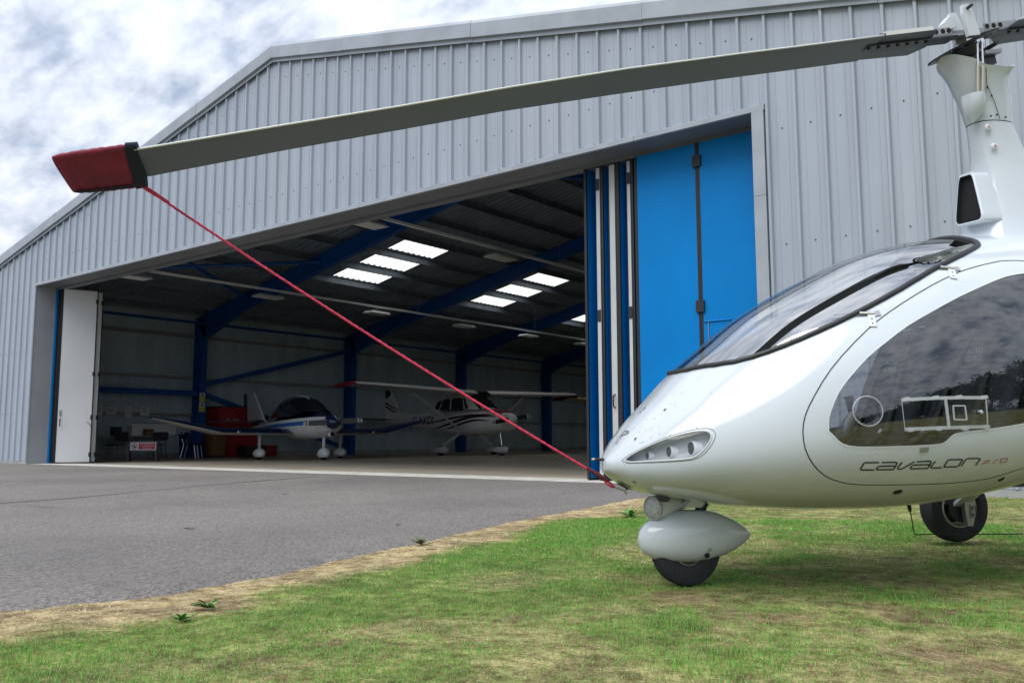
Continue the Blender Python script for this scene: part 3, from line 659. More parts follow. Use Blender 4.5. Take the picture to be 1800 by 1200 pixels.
# side and back walls: liner sheets 1 m wide
def liner(pa, pb, z0, z1a, z1b, inward):
    pa = np.array(pa); pb = np.array(pb); d = pb - pa; L_ = np.linalg.norm(d); d /= L_; n_ = np.array(inward)
    us = []
    for k in range(5):
        u = (k + 0.5) * L_ / 5; us += [(u - 0.022, 0), (u - 0.012, .012), (u + 0.012, .012), (u + 0.022, 0)]
    us = [(0.001, 0)] + us + [(L_ - 0.001, 0)]
    lo = [(*(pa + d * u + n_ * h), z0) for u, h in us]; hi = [(*(pa + d * u + n_ * h), z1a + (z1b - z1a) * u / L_) for u, h in us]
    MB().loft([lo, hi], closed=False).build('wall_sheet', M['liner'], hg)
for k in range(33):
    ya, yb = 0.12 + k * 1.008, 0.12 + (k + 1) * 1.008
    liner((X0 + 0.03, ya), (X0 + 0.03, yb), 0.0, zu(X0), zu(X0), (1, 0))
    liner((X1 - 0.03, ya), (X1 - 0.03, yb), 0.0, zu(X1), zu(X1), (-1, 0))
nb = 27; wbk = (X1 - X0 - 0.06) / nb
for k in range(nb):
    xa, xb = X0 + 0.03 + k * wbk, X0 + 0.03 + (k + 1) * wbk
    if xa < RX < xb:
        liner((xa, DEPTH), (RX, DEPTH), 0, zu(xa), zu(RX), (0, -1)); liner((RX, DEPTH), (xb, DEPTH), 0, zu(RX), zu(xb), (0, -1))
    else: liner((xa, DEPTH), (xb, DEPTH), 0, zu(xa), zu(xb), (0, -1))
MB().box(X0 - 0.02, X0 + 0.0, 0.06, DEPTH + 0.05, 0, zr(X0) - 0.3).build('outer_side_wall', M['clad'], hg)
MB().box(X1, X1 + 0.02, 0.06, DEPTH + 0.05, 0, zr(X1) - 0.3).build('outer_side_wall', M['clad'], hg)
for xa, xb in ((X0 - 0.02, X0 + 0.05), (X1 - 0.05, X1 + 0.02)):
    MB().box(xa, xb, 0.06, DEPTH + 0.05, zu(X0) - 0.06, zu(X0) + 0.10).build('eaves_closure', M['flash'], hg)
for side, xe in ((-1, X0), (1, X1)):
    MB().loft([[(x, yy, zu(x) + dz) for yy, dz in ((DEPTH - 0.005, -0.10), (DEPTH + 0.06, -0.10), (DEPTH + 0.06, 0.10), (DEPTH - 0.005, 0.10))] for x in (xe, RX)], True, True, True).build('verge_closure', M['flash'], hg)
    MB().loft([[(x, yy, zu(x) + dz) for yy, dz in ((0.01, -0.05), (0.07, -0.05), (0.07, 0.12), (0.01, 0.12))] for x in (xe, RX)], True, True, True).build('verge_closure', M['flash'], hg)
# girts, dado kerb and bracing on the left wall (and plain girts right and back)
for z in (1.40, 2.63, 4.02):
    for a, b_ in zip(FY[:-1], FY[1:]):
        MB().box(X0 + 0.045, X0 + 0.16, a + 0.115, b_ - 0.115, z - 0.045, z + 0.045).build('girt', M['galv'], hg)
        MB().box(X1 - 0.16, X1 - 0.045, a + 0.115, b_ - 0.115, z - 0.045, z + 0.045).build('girt', M['galv'], hg)
    MB().box(X0 + 0.7, X1 - 0.7, DEPTH - 0.14, DEPTH - 0.03, z - 0.045, z + 0.045).build('girt', M['galv'], hg)
MB().box(X0 + 0.045, X0 + 0.10, 0.95, DEPTH - 0.2, 0.005, 0.16).build('wall_kerb', M['plinth'], hg)
MB().box(X0 + 0.30, X0 + 0.44, 0.92, 6.82, 2.02, 2.20).build('tie_beam', M['steelblue'], hg)
MB().bar((X0 + 0.42, 7.05, 2.42), (X0 + 0.42, 13.43, 4.05), 0.11, 0.15).build('wall_brace', M['steelblue'], hg)
MB().bar((X0 + 0.42, 7.05, 2.10), (X0 + 0.42, 13.43, 0.20), 0.11, 0.15).build('wall_brace', M['steelblue'], hg)
for i in range(5):   # eaves tubes and roof bracing
    a, b_ = FY[i], FY[i + 1]
    MB().tube([(X0 + 0.75, a + 0.12, zu(X0 + 0.75) - 0.55), (X0 + 0.75, b_ - 0.12, zu(X0 + 0.75) - 0.55)], 0.045, 8).build('eaves_tie', M['steelblue'], hg, 60)
    MB().tube([(X1 - 0.75, a + 0.12, zu(X0 + 0.75) - 0.55), (X1 - 0.75, b_ - 0.12, zu(X0 + 0.75) - 0.55)], 0.045, 8).build('eaves_tie', M['steelblue'], hg, 60)
for (x0_, x1_) in ((X0 + 3.0, X0 + 6.5), (X0 + 6.5, X0 + 3.0)):
    MB().tube([(x0_, FY[0] + 0.1, zu(x0_) - 0.42), (x1_, FY[1] - 0.1, zu(x1_) - 0.42)], 0.05, 8).build('roof_brace', M['steelblue'], hg, 60)
for fy in FY[1:4]:   # fly braces from rafter to purlin
    for px_ in PX[3:8]:
        MB().bar((px_, fy + 0.55, zu(px_) - 0.2), (px_, fy + 0.02, zu(px_) - 0.66), 0.03, 0.006).build('fly_brace', M['galv'], hg)

# ------------------------------------------------------------------ light trunking and fittings inside the hangar
def trunking(x, z, y0, y1, label):
    t_ = empty('light_trunking', (x, y0, z))
    tag(t_, label, 'trunking', 'cable trunkings under the hangar roof')
    MB().box(-0.035, 0.035, 0, y1 - y0, -0.03, 0.03).build('channel', M['dwhite'], t_)
    for k in range(int((y1 - y0) / 3.3) + 1):
        yy = 0.4 + 3.3 * k
        if yy < y1 - y0: MB().tube([(0, yy, 0.03), (0, yy, zu(x) - z - 0.2)], 0.004, 5).build('suspension_wire', M['galv'], t_)
    return t_
trunking(2.12, 4.80, 1.1, 31.5, 'long pale cable trunking across the hangar on the left, lower of two')
trunking(9.42, 5.20, 2.3, 31.5, 'long pale cable trunking higher up towards the hangar ridge')
lm = MB(); lm.loft([[(-0.22, -0.42, 0.0), (0.22, -0.42, 0.0), (0.22, 0.42, 0.0), (-0.22, 0.42, 0.0)], [(-0.16, -0.36, 0.07), (0.16, -0.36, 0.07), (0.16, 0.36, 0.07), (-0.16, 0.36, 0.07)]], True, True, True)
lmesh = lm.mesh('light_fitting', M['dwhite']); 
dmesh = MB().box(-0.19, 0.19, -0.39, 0.39, -0.012, -0.002).mesh('diffuser', mat('diffuser', (0.55, 0.57, 0.58), 0.5))
hmesh = MB().tube([(0, -0.2, 0.07), (0, 0, 0.19)], 0.008, 5).tube([(0, 0.2, 0.07), (0, 0, 0.19)], 0.008, 5).mesh('hanger', M['galv'])
ords = ['first', 'second', 'third', 'fourth', 'fifth', 'sixth', 'seventh']
for tx, tz, ylist, wd in ((2.12, 4.80, [1.32, 5.35, 9.52, 13.73, 17.56, 21.42, 25.3], 'lower'), (9.42, 5.20, [2.38, 6.78, 11.2, 15.6, 20.0], 'upper')):
    for i, yy in enumerate(ylist):
        f = link('light_fitting', lmesh); f.location = (tx, yy, tz - 0.23)
        tag(f, 'unlit flat light fitting, %s from the door on the %s trunking' % (ords[i], wd), 'light fitting', 'light fittings in the hangar')
        child('diffuser', dmesh, f); child('hanger', hmesh, f)
# ------------------------------------------------------------------ gyrocopter (local: x towards the tail, y to starboard, z up; nose points away from +x)
GYRO_O = (20.883, -6.146, 0.0)
gy_ = empty('gyrocopter', GYRO_O, rad(50))
tag(gy_, 'white two-seat gyrocopter with bubble windscreen and tall mast parked on the grass', 'gyrocopter')
NU, NL = 2.15, 2.3
def brow(s):
    T = BODY_T; s = np.asarray(s, float); n = len(T) - 1
    i = np.clip(np.floor(s).astype(int), 0, n - 1); f = (s - i)[..., None]
    P1 = T[i]; P2 = T[i + 1]
    P0 = np.where((i > 0)[..., None], T[np.maximum(i - 1, 0)], 2 * P1 - P2); P3 = np.where((i < n - 1)[..., None], T[np.minimum(i + 2, n)], 2 * P2 - P1)
    return .5 * ((2 * P1) + (-P0 + P2) * f + (2 * P0 - 5 * P1 + 4 * P2 - P3) * f * f + (-P0 + 3 * P1 - 3 * P2 + P3) * f ** 3)
def surf(s, phi):
    X, zb, zm, zt, w_ = np.moveaxis(brow(s), -1, 0); phi = np.asarray(phi, float)
    c = np.cos(phi).clip(0); sn = np.sin(phi); n = np.where(sn >= 0, NU, NL)
    q = np.abs(sn) ** (2 / n)
    return np.stack([X, -w_ * c ** (2 / n), np.where(sn >= 0, zm + (zt - zm) * q, zm - (zm - zb) * q)], -1)
def snorm(s, phi):
    s = np.asarray(s, float); phi = np.asarray(phi, float); e = 1e-3
    ph = np.clip(phi, -PI / 2 + 2e-2, PI / 2 - 2e-2); ss = np.clip(s, 0.03, len(BODY_T) - 1.002)
    a = surf(ss + e, ph) - surf(ss - e, ph); b_ = surf(ss, ph + e) - surf(ss, ph - e)
    n = np.cross(a, b_); n /= np.linalg.norm(n, axis=-1, keepdims=True) + 1e-12
    return n * np.where(n[..., 1:2] > 0, -1, 1)
SMAX = len(BODY_T) - 1
KP = 3.0
def P2(pts): return [(s, rad(f)) for s, f in pts]
win = P2(WIN + [(11.9, -7.6), (12.6, -5.5), (13.2, -1.5), (13.6, 6), (13.75, 16), (13.6, 27), (13.2, 35.5), (12.7, 40)])
door = P2(DOOR + [(12.4, -31), (13.1, -24), (13.8, -13), (14.2, 0), (14.35, 16), (14.1, 31), (13.6, 40), (12.9, 46)])
head = P2(HEAD)
scr_open = [(5.93, PI / 2)] + P2([(5.99, 79)]) + P2(SCREEN) + [(11.875, PI / 2)]
scr_poly = scr_open
def inpoly(p, poly):
    x, y = p; c = False; n = len(poly); j = n - 1
    for i in range(n):
        xi, yi = poly[i]; xj, yj = poly[j]
        if (yi > y) != (yj > y) and x < (xj - xi) * (y - yi) / (yj - yi + 1e-15) + xi: c = not c
        j = i
    return c
pts = []; cons = []
def add_loop(lp, closed):
    b0 = len(pts)
    for s_, f in lp: pts.append((s_, f * KP))
    for i in range(len(lp) - (0 if closed else 1)): cons.append((b0 + i, b0 + (i + 1) % len(lp)))
add_loop(win, True); add_loop(door, True); add_loop(head, True); add_loop(scr_open, False)
lp_arr = np.array(pts)
sg = np.unique(np.concatenate([np.linspace(0, 1.5, 16), np.linspace(1.5, SMAX, 118)])); fg = np.linspace(-PI / 2, PI / 2, 64)
for s_ in sg:
    for f in fg:
        if abs(abs(f) - PI / 2) < 1e-6 or s_ in (0, SMAX) or np.min((lp_arr[:, 0] - s_) ** 2 + (lp_arr[:, 1] - f * KP) ** 2) > 0.0016: pts.append((s_, f * KP))
res = delaunay_2d_cdt([Vector(p) for p in pts], cons, [], 0, 1e-6)
V2 = np.array([(v.x, v.y / KP) for v in res[0]]); TRI = np.array([tuple(f) for f in res[2] if len(f) == 3])
CEN = V2[TRI].mean(1)
reg = np.zeros(len(TRI), int)          # 0 shell 1 windscreen 2 door 3 window 4 headlight
for i, c_ in enumerate(CEN):
    if inpoly(c_, win): reg[i] = 3
    elif inpoly(c_, door): reg[i] = 2
    elif inpoly(c_, head): reg[i] = 4
    elif inpoly(c_, scr_poly): reg[i] = 1
PB = surf(V2[:, 0], np.clip(V2[:, 1], -PI / 2, PI / 2)); NB = snorm(V2[:, 0], V2[:, 1])
top_ = np.abs(V2[:, 1]) > PI / 2 - 1e-4
NB[top_, 1] = 0; NB /= np.linalg.norm(NB, axis=1, keepdims=True)
MIR = np.array([1, -1, 1.0])
def body_part(name, mask, m, parent, sides=(1, -1), offset=0.0, flip=False):
    vs = []; fs = []; ns = []
    tri = TRI[mask]; used = np.unique(tri); mp_ = -np.ones(len(V2), int); mp_[used] = np.arange(len(used)); tri = mp_[tri]
    for sd_ in sides:
        mm = np.array([1, sd_, 1.0]); b0 = len(vs)
        p = (PB[used] + NB[used] * offset) * mm; n = NB[used] * mm * (-1 if flip else 1)
        vs.extend(p.tolist()); ns.extend(n.tolist())
        a = p[tri[:, 0]]; fn = np.cross(p[tri[:, 1]] - a, p[tri[:, 2]] - a); ok = (fn * n[tri].mean(1)).sum(1) > 0
        for t3, o_ in zip(tri, ok): fs.append(tuple(int(b0 + q) for q in (t3 if o_ else t3[::-1])))
    me = bpy.data.meshes.new(name); me.from_pydata(vs, [], fs); me.update(); me.shade_smooth()
    me.normals_split_custom_set_from_vertices(ns)
    me.materials.append(m)
    return link(name, me, parent)
fus = body_part('fuselage', reg == 0, M['gel'], gy_)
body_part('cabin_lining', (reg == 0) & (CEN[:, 0] > 4.6), M['lining'], fus, offset=-0.014, flip=True)
wsc = body_part('windscreen', reg == 1, M['screen'], gy_)
doors = []
for sd_, nm in ((1, 'cabin_door'), (-1, 'cabin_door')):
    d_ = body_part(nm, reg == 2, M['gel'], gy_, sides=(sd_,)); doors.append(d_)
    body_part('door_lining', reg == 2, M['lining'], d_, sides=(sd_,), offset=-0.014, flip=True)
    body_part('window', reg == 3, M['tint'], d_, sides=(sd_,))
# closed rear of the cowling
rr_ = surf(np.full(41, SMAX), np.linspace(-PI / 2, PI / 2, 41)); ring = [tuple(p) for p in rr_] + [tuple(p * MIR) for p in rr_[::-1][1:-1]]
MB().loft([ring, [(p[0] + 0.05, p[1] * 0.7, 0.93 + (p[2] - 0.93) * 0.7) for p in ring]], True, False, True).build('cowling_grille', M['dark'], gy_)

def on(sf, off=0.0, side=1):
    p = surf(*sf) + snorm(*sf) * off
    return p * np.array([1, side, 1.0])
def dens(path, step=0.04):
    o = []
    for a, b_ in zip(path[:-1], path[1:]):
        k = max(1, int(np.hypot(b_[0] - a[0], (b_[1] - a[1]) * 3) / step))
        o += [(a[0] + (b_[0] - a[0]) * i / k, a[1] + (b_[1] - a[1]) * i / k) for i in range(k)]
    return o + [path[-1]]
def ribbon(mb, path, wd, off, side=1):
    path = dens(path, 0.05); P = [on(p, off, side) for p in path]; Nn = [snorm(*p) * np.array([1, side, 1.0]) for p in path]; L_, R_ = [], []
    for i in range(len(P)):
        d = P[min(i + 1, len(P) - 1)] - P[max(i - 1, 0)]; d /= np.linalg.norm(d) + 1e-9; n = np.cross(Nn[i], d); n /= np.linalg.norm(n)
        L_.append(P[i] + n * wd / 2); R_.append(P[i] - n * wd / 2)
    mb.loft([L_, R_], closed=False)
def surf_tube(mb, path, r, off, sides=(1, -1), n=8):
    for sd_ in sides: mb.tube([on(p, off, sd_) for p in path], r, n)
# windscreen rubber
half = [on(p, 0.002, 1) for p in dens(scr_open, 0.12)]
loop = half + [p * MIR for p in half[::-1][1:-1]]
MB().tube(loop + [loop[0]], 0.0125, 8, caps=False).build('windscreen_seal', M['seal'], wsc, 180)
# shut lines round the doors
for sd_, d_ in zip((1, -1), doors):
    s = MB(); ribbon(s, door + [door[0]], 0.0042, 0.0012, sd_); s.build('shut_line', M['ink'], d_)
    s = MB(); ribbon(s, win + [win[0]], 0.006, 0.0016, sd_); s.build('window_trim', M['gel2'], d_)
s = MB(); ribbon(s, P2(BELLY_GLINT), 0.004, 0.003); s.build('belly_highlight', mat('painted_highlight', (.82, .84, .84), .3), fus)  # highlight along the belly crease, painted on as a pale ribbon
# lettering
s = MB()
for st in LET: ribbon(s, P2(st), 0.0062, 0.0022)
s.build('lettering', M['ink'], doors[0])
s = MB()
for st in PRO: ribbon(s, P2(st), 0.0032, 0.0022)
s.build('red_lettering', M['redink'], doors[0])
s = MB()
for k, st in enumerate(EMB): ribbon(s, P2(st), 0.0036 if k == 0 else 0.0024, 0.002)
s.build('nose_emblem', M['grey_ink'], fus)
s = MB()
for st in BUG: ribbon(s, P2(st), 0.0035, 0.002)
s.build('insect_marks', M['grey_ink'], fus)
s = MB()                                  # insect specks on the nose
for k in range(34):
    q = (2.2 + 4.6 * RNG.random(), rad(12 + 62 * RNG.random())); n_ = snorm(*q); p_ = on(q, 0.0012); u_ = np.cross(n_, (0, 0, 1)); u_ /= np.linalg.norm(u_); v_ = np.cross(n_, u_); r_ = 0.0008 + 0.0016 * RNG.random()
    s.add([p_ + r_ * (math.cos(a) * u_ * (1 + RNG.random()) + math.sin(a) * v_) for a in np.linspace(0, 2 * PI, 6, endpoint=False)], [tuple(range(6))])
tag(s.build('insect_specks', M['grey_ink'], fus), kind='stuff')
def sp(k): return (SPOT[k][0], rad(SPOT[k][1]))
def disc_on(name, k, r, h, m, parent=None, hole=None):
    q = sp(k); n = snorm(*q); p = on(q)
    s = MB(); s.lathe([(0, r), (h, r), (h * 1.3, r * 0.6), (h * 1.3, 0.0005)], p - n * 0.001, n, 16)
    o = s.build(name, m, parent or fus, 40)
    if hole: MB().lathe([(0, hole), (0.0006, hole), (0.0007, 0.0003)], p + n * h * 1.3, n, 12).build('core', M['dark'], o)
    return o
disc_on('static_port', 'port1', 0.0085, 0.002, M['galv'], hole=0.004)
disc_on('static_port', 'port2', 0.0085, 0.002, M['galv'], hole=0.004)
disc_on('fuel_drain', 'drain', 0.019, 0.003, M['dark'], hole=0.011)
disc_on('screw_head', 'screw', 0.010, 0.003, M['galv'], hole=0.004)
def frame_on(q):
    n = snorm(*q); u = surf(q[0] + 0.02, q[1]) - surf(q[0] - 0.02, q[1]); u /= np.linalg.norm(u); v = np.cross(u, n)
    if v[2] < 0: v = -v
    return on(q), u, v, n
# door latch plate and hinges
p, u, v, n = frame_on(sp('latch'))
o = MB().prism([(-.018, -.010), (.018, -.010), (.018, .010), (-.018, .010)], p, u, v, n, 0.004).build('latch_plate', M['galv'], doors[0])
for k in ('hinge1', 'hinge2'):
    p, u, v, n = frame_on(sp(k))
    ca, sa = math.cos(rad(-28)), math.sin(rad(-28)); u2 = u * ca + v * sa; v2 = -u * sa + v * ca
    h_ = MB().prism([(-.014, -.045), (.014, -.045), (.014, .018), (.006, .028), (-.006, .028), (-.014, .018)], p, u2, v2, n, 0.005).build('door_hinge', M['gel2'], gy_)
    MB().tube([p + v2 * .026 + n * .004 - u2 * .045, p + v2 * .026 + n * .004 + u2 * .012], 0.0075, 8).build('hinge_pin', M['alu'], h_, 40)
    MB().prism([(.014, .010), (.038, .018), (.032, .046), (.006, .034)], p, u2, v2, n, 0.0045).build('hinge_plate', M['galv'], h_)
    MB().prism([(-.062, .012), (.018, .014), (.018, .036), (-.056, .040)], p, u2, v2, n, 0.0018).build('hinge_recess', M['grey_ink'], h_)
    for zz_ in (-0.005, -0.030):
        q_ = p + v2 * zz_ + n * .005
        MB().lathe([(0, .0035), (.001, .0035), (.0012, .0004)], q_, n, 8).build('screw', M['dark'], h_)
    s = MB(); q0 = p - u2 * .05 + v2 * .03 + n * .0015; s.tube([q0, q0 - u2 * .05 - v2 * .006, q0 - u2 * .10 - v2 * .014], 0.0012, 5); s.build('lanyard', M['galv'], h_)
# headlights: pocket, three lamps, clear cover
hm_ = reg == 4
hc = PB[np.unique(TRI[hm_])].mean(0)
for sd_ in (1, -1):
    vs = [on(q, 0.0, sd_) for q in head]; nn = [snorm(*q) * np.array([1, sd_, 1.0]) for q in head]
    inn = [p_ + np.array([0.020, 0.042 * sd_, 0.0]) for p_ in vs]; c0 = np.mean(inn, 0)
    inn = [c0 + (p_ - c0) * np.array([0.95, 0.95, 0.86]) for p_ in inn]
    hl = MB().loft([vs, inn], True, False, True).build('headlight', mat('headlight_pocket', (0.46, 0.48, 0.50), 0.4), gy_)
    body_part('lens_cover', hm_, M['clear'], hl, sides=(sd_,), offset=0.0015)
    s = MB(); lp = [on(q, 0.001, sd_) for q in head]; s.tube(lp + [lp[0]], 0.0028, 6, caps=False); s.build('bezel', M['gel2'], hl, 180)
    s = MB(); ext = []
    cc = np.mean(np.array(head), 0)
    ext = [(cc[0] + (q[0] - cc[0]) * 1.10, cc[1] + (q[1] - cc[1]) * 1.14) for q in head]
    ribbon(s, ext + [ext[0]], 0.0022, 0.001, sd_); s.build('lens_outline', M['grey_ink'], hl)
    for (lx, lz, r0) in ((-0.240, 0.490, 0.017), (-0.172, 0.507, 0.025), (-0.104, 0.522, 0.031)):
        ly = -(np.interp(lx, [-0.32, -0.05], [0.165, 0.430]) - 0.026) * sd_
        ax = np.array([-0.98, -0.10 * sd_, 0.02]); ax /= np.linalg.norm(ax)
        org = np.array([lx, ly, lz])
        lo = MB().lathe([(0, r0), (-0.060, r0 * 1.05)], org, ax, 16, caps=True).build('lamp_barrel', M['reflector'], hl, 40)
        MB().lathe([(0.001, r0 * 0.86), (0.004, r0 * 0.7), (0.006, 0.001)], org, ax, 16).build('lamp_lens', M['lamp'], lo, 40)
# pitot tube and towing eye on the nose
pt = MB().tube([(-0.352, 0.0, 0.470), (-0.405, 0.0, 0.472)], 0.0065, 8).build('pitot_tube', M['dark'], gy_, 40)
MB().tube([(-0.4055, 0.0, 0.472), (-0.418, 0, 0.4725)], [0.006, 0.003], 8).build('pitot_tip', M['chrome'], pt, 40)
MB().add([(-0.30, -0.035, 0.368), (-0.245, -0.045, 0.340), (-0.245, 0.045, 0.340), (-0.30, 0.035, 0.368)], [(0, 1, 2, 3)]).build('nose_vent', M['void'], fus)
ey = MB(); ey.tube([(-0.262 + 0.0, 0.013 * math.cos(a), 0.333 + 0.013 * math.sin(a)) for a in np.linspace(0, 2 * PI, 17)], 0.003, 6, caps=False)
ey.tube([(-0.262, 0, 0.346), (-0.25, 0, 0.365)], 0.005, 6); ey.build('towing_eye', M['chrome'], gy_, 60)
# belly blister, taxi lamp, strut
MB().lathe([(0, .03), (.004, .028), (.006, .0005)], (-0.125, -0.09, 0.305), (-.3, -.35, -.9), 16).build('belly_drain', M['dark'], gy_, 40)
tx = MB().lathe([(0, .052), (.012, .052), (.05, .050), (.14, .040), (.24, .022), (.26, .002)], (-0.150, -0.03, 0.260), (0.86, 0.44, 0.08), 24).build('taxi_lamp', M['gel2'], gy_, 60)
tl = MB().lathe([(-.001, .046), (-.006, .040), (-.010, .020), (-.011, .0005)], (-0.150, -0.03, 0.260), (0.86, 0.44, 0.08), 24).build('lamp_glass', M['lampface'], tx, 60)
MB().lathe([(-.003, .053), (-.003, .046), (0.004, .046), (0.004, .054), (-.003, .053)], (-0.150, -0.03, 0.260), (0.86, 0.44, 0.08), 24).build('lamp_rim', M['galv'], tx, 60)
MB().loft([[(x + dx, y, z) for dx, y in ((-.05, 0), (-.03, .028), (.04, .03), (.09, 0), (.04, -.03), (-.03, -.028))] for x, z in ((0.03, 0.258), (0.10, 0.33))], True, True, True).build('strut_fairing', M['gel'], gy_, 50)
MB().tube([(0.10, 0, 0.29), (0.075, 0, 0.215), (0.04, 0, 0.10)], 0.024, 10).build('nose_strut', M['black'], gy_, 50)
# nose wheel fairing (teardrop pod) and wheel
st = []
for X_, zc, hz, hy in ((-.262, .128, .004, .004), (-.255, .128, .035, .028), (-.235, .130, .060, .052), (-.195, .132, .084, .076), (-.130, .136, .103, .094), (-.050, .140, .110, .102), (.030, .142, .107, .098), (.100, .142, .092, .084), (.165, .141, .066, .060), (.215, .140, .038, .034), (.243, .140, .016, .014), (.252, .140, .003, .003)):
    st.append([((X_ + .006) * 1.03 + .055, 1.04 * hy * math.copysign(abs(math.cos(a)) ** 0.9, math.cos(a)), max(zc - .006 + 1.04 * hz * math.copysign(abs(math.sin(a)) ** 0.92, math.sin(a)), 0.018 - 0.004 * math.cos(a))) for a in np.linspace(0, 2 * PI, 32, endpoint=False)])
nf = MB().loft(st, True, True, True).build('wheel_fairing', M['gel'], gy_, 50)
MB().lathe([(0, .012), (.003, .012), (.004, .0005)], (0.072, -0.086, 0.058), (0.1, -1, -.25), 14).build('axle_access', M['void'], nf, 40)
MB().lathe([(0, .008), (.003, .008), (.004, .0005)], (0.082, -0.096, 0.084), (0.1, -1, -.2), 12).build('fairing_screw', M['galv'], nf, 40)
def wheel(name, c, R, wdt, rr, parent):
    t_ = MB()
    prof = [(-wdt * .36, rr), (-wdt * .5, rr * 1.18), (-wdt * .52, R * .80), (-wdt * .44, R * .94), (-wdt * .28, R * .985)]
    for k in range(-2, 3):
        prof += [(k * wdt * .1 - wdt * .035, R), (k * wdt * .1 + wdt * .035, R), (k * wdt * .1 + wdt * .045, R * .972)] if k < 2 else [(k * wdt * .1 - wdt * .03, R)]
    prof += [(wdt * .28, R * .985), (wdt * .44, R * .94), (wdt * .52, R * .80), (wdt * .5, rr * 1.18), (wdt * .36, rr)]
    wl = t_.lathe(prof, c, (0, 1, 0), 40).build(name, M['tyre'], parent, 35)
    MB().lathe([(-wdt * .40, rr * 1.03), (-wdt * .42, rr * .95), (-wdt * .15, rr * .85), (-wdt * .12, rr * .42), (-wdt * .26, rr * .36), (-wdt * .28, 0.001)], c, (0, 1, 0), 28).build('rim', M['alu'], wl, 35)
    MB().lathe([(wdt * .40, rr * 1.03), (wdt * .42, rr * .95), (wdt * .15, rr * .85), (wdt * .12, rr * .42), (wdt * .26, rr * .36), (wdt * .28, 0.001)], c, (0, 1, 0), 28).build('rim', M['alu'], wl, 35)
    return wl
wheel('nose_wheel', (0.008, 0, 0.073), 0.152, 0.105, 0.062, gy_)
for sd_, zb_ in ((1, -0.040), (-1, -0.040)):
    mc = np.array([2.06, 0.877 * sd_, zb_ + 0.198])
    mw = wheel('main_wheel', mc, 0.198, 0.125, 0.112, gy_)
    for a in range(6):
        ang = a * PI / 3; q = mc + np.array([0.072 * math.cos(ang), -0.028 * sd_, 0.072 * math.sin(ang)])
        MB().lathe([(0, .022), (.004, .022), (.005, .001)], q - np.array([0, .004 * sd_, 0]), (0, -sd_, 0), 12).build('rim_hole', M['void'], mw, 40)
    MB().lathe([(0, .082), (.006, .082), (.006, .05), (0.007, .001)], mc + np.array([0, -.060 * sd_, 0]), (0, -sd_, 0), 24).build('brake_disc', M['dark'], mw, 40)
    cal = MB().prism([(-.005, -.10), (.028, -.10), (.045, -.045), (.048, .06), (.040, .085), (-.012, .085), (-.020, .0)], mc + np.array([0.01, -.072 * sd_, 0.0]), (1, 0, 0), (0, 0, 1), (0, -sd_, 0), 0.035).build('brake_caliper', M['alu'], mw)
    MB().prism([(.012, -.055), (.036, -.055), (.036, .02), (.012, .02)], mc + np.array([0.01, -.1075 * sd_, 0.0]), (1, 0, 0), (0, 0, 1), (0, -sd_, 0), 0.006).build('caliper_plate', M['galv'], cal)
    for zh in (.002, -.036): MB().lathe([(0, .007), (.001, .007), (.0012, .0005)], mc + np.array([0.034, -.1136 * sd_, zh]), (0, -sd_, 0), 12).build('bolt_hole', M['void'], cal)
    MB().loft([[(x + dx, y * sd_, z + dz) for dx, dz in ((-.05, -.01), (.05, -.01), (.05, .012), (-.05, .012))] for x, y, z in ((2.02, 0.30, 0.44), (2.04, 0.62, 0.30), (2.06, 0.84, 0.16))], True, True, True).build('gear_leg', M['gel'], gy_, 40)
# belly antenna
an = MB().prism([(0, 0), (.05, 0), (.05, -.05), (.042, -.05), (.03, -.012)], (1.095, 0.0, 0.268), (1, 0, 0), (0, 0, 1), (0, 1, 0), 0.012).build('antenna_foot', M['black'], gy_)
MB().tube([(1.142, .006, .22), (1.155, .006, .125), (1.165, .006, .112), (1.30, .006, .109), (1.75, .006, .100)], 0.0026, 6).build('whip', M['black'], an, 60)
# window fittings on the port door
p, u, v, n = frame_on(sp('vent'))
vt = MB(); vt.lathe([(-.004, .060), (.016, .060), (.020, .057), (.020, .051), (.006, .047), (-.004, .047)], p, n, 32); o = vt.build('air_vent', M['clear'], doors[0], 40)
MB().lathe([(.0195, .0605), (.0215, .058), (.0205, .0555)], p, n, 32).build('vent_rim', M['edge'], o, 60)
MB().lathe([(-.003, .0485), (-.0015, .0465)], p, n, 32).build('vent_inner_rim', M['edge'], o, 60)
MB().tube([p - u * .045 + n * .002, p - u * .09 - v * .06 - n * .03, p - u * .16 - v * .10 - n * .06], [.02, .03, .034], 12).build('vent_hose', M['grey_ink'], doors[0], 60)
def strip(mb, a, b_, wd, off, th=0.006):
    """clear moulding from spot a to spot b on the window"""
    path = [(a[0] + (b_[0] - a[0]) * i / 8, a[1] + (b_[1] - a[1]) * i / 8) for i in range(9)]
    P = [on(q, off) for q in path]; Nn = [snorm(*q) for q in path]; rings = []
    for i in range(9):
        d = P[min(i + 1, 8)] - P[max(i - 1, 0)]; d /= np.linalg.norm(d); sd2 = np.cross(Nn[i], d)
        rings.append([P[i] + sd2 * wd / 2, P[i] - sd2 * wd / 2, P[i] - sd2 * wd / 2 + Nn[i] * th, P[i] + sd2 * wd / 2 + Nn[i] * th])
    mb.loft(rings, True, True, True)
s = MB(); strip(s, sp('slideTL'), sp('slideTR'), 0.013, 0.001); rail = s.build('slide_rail', M['edge'], doors[0])
s = MB(); strip(s, sp('slideBL'), sp('slideBR'), 0.013, 0.001); rail2 = s.build('slide_rail', M['edge'], doors[0])
for kk, rl, f_ in (('slideTL', rail, 0.012), ('slideTR', rail, 0.012)):
    pass
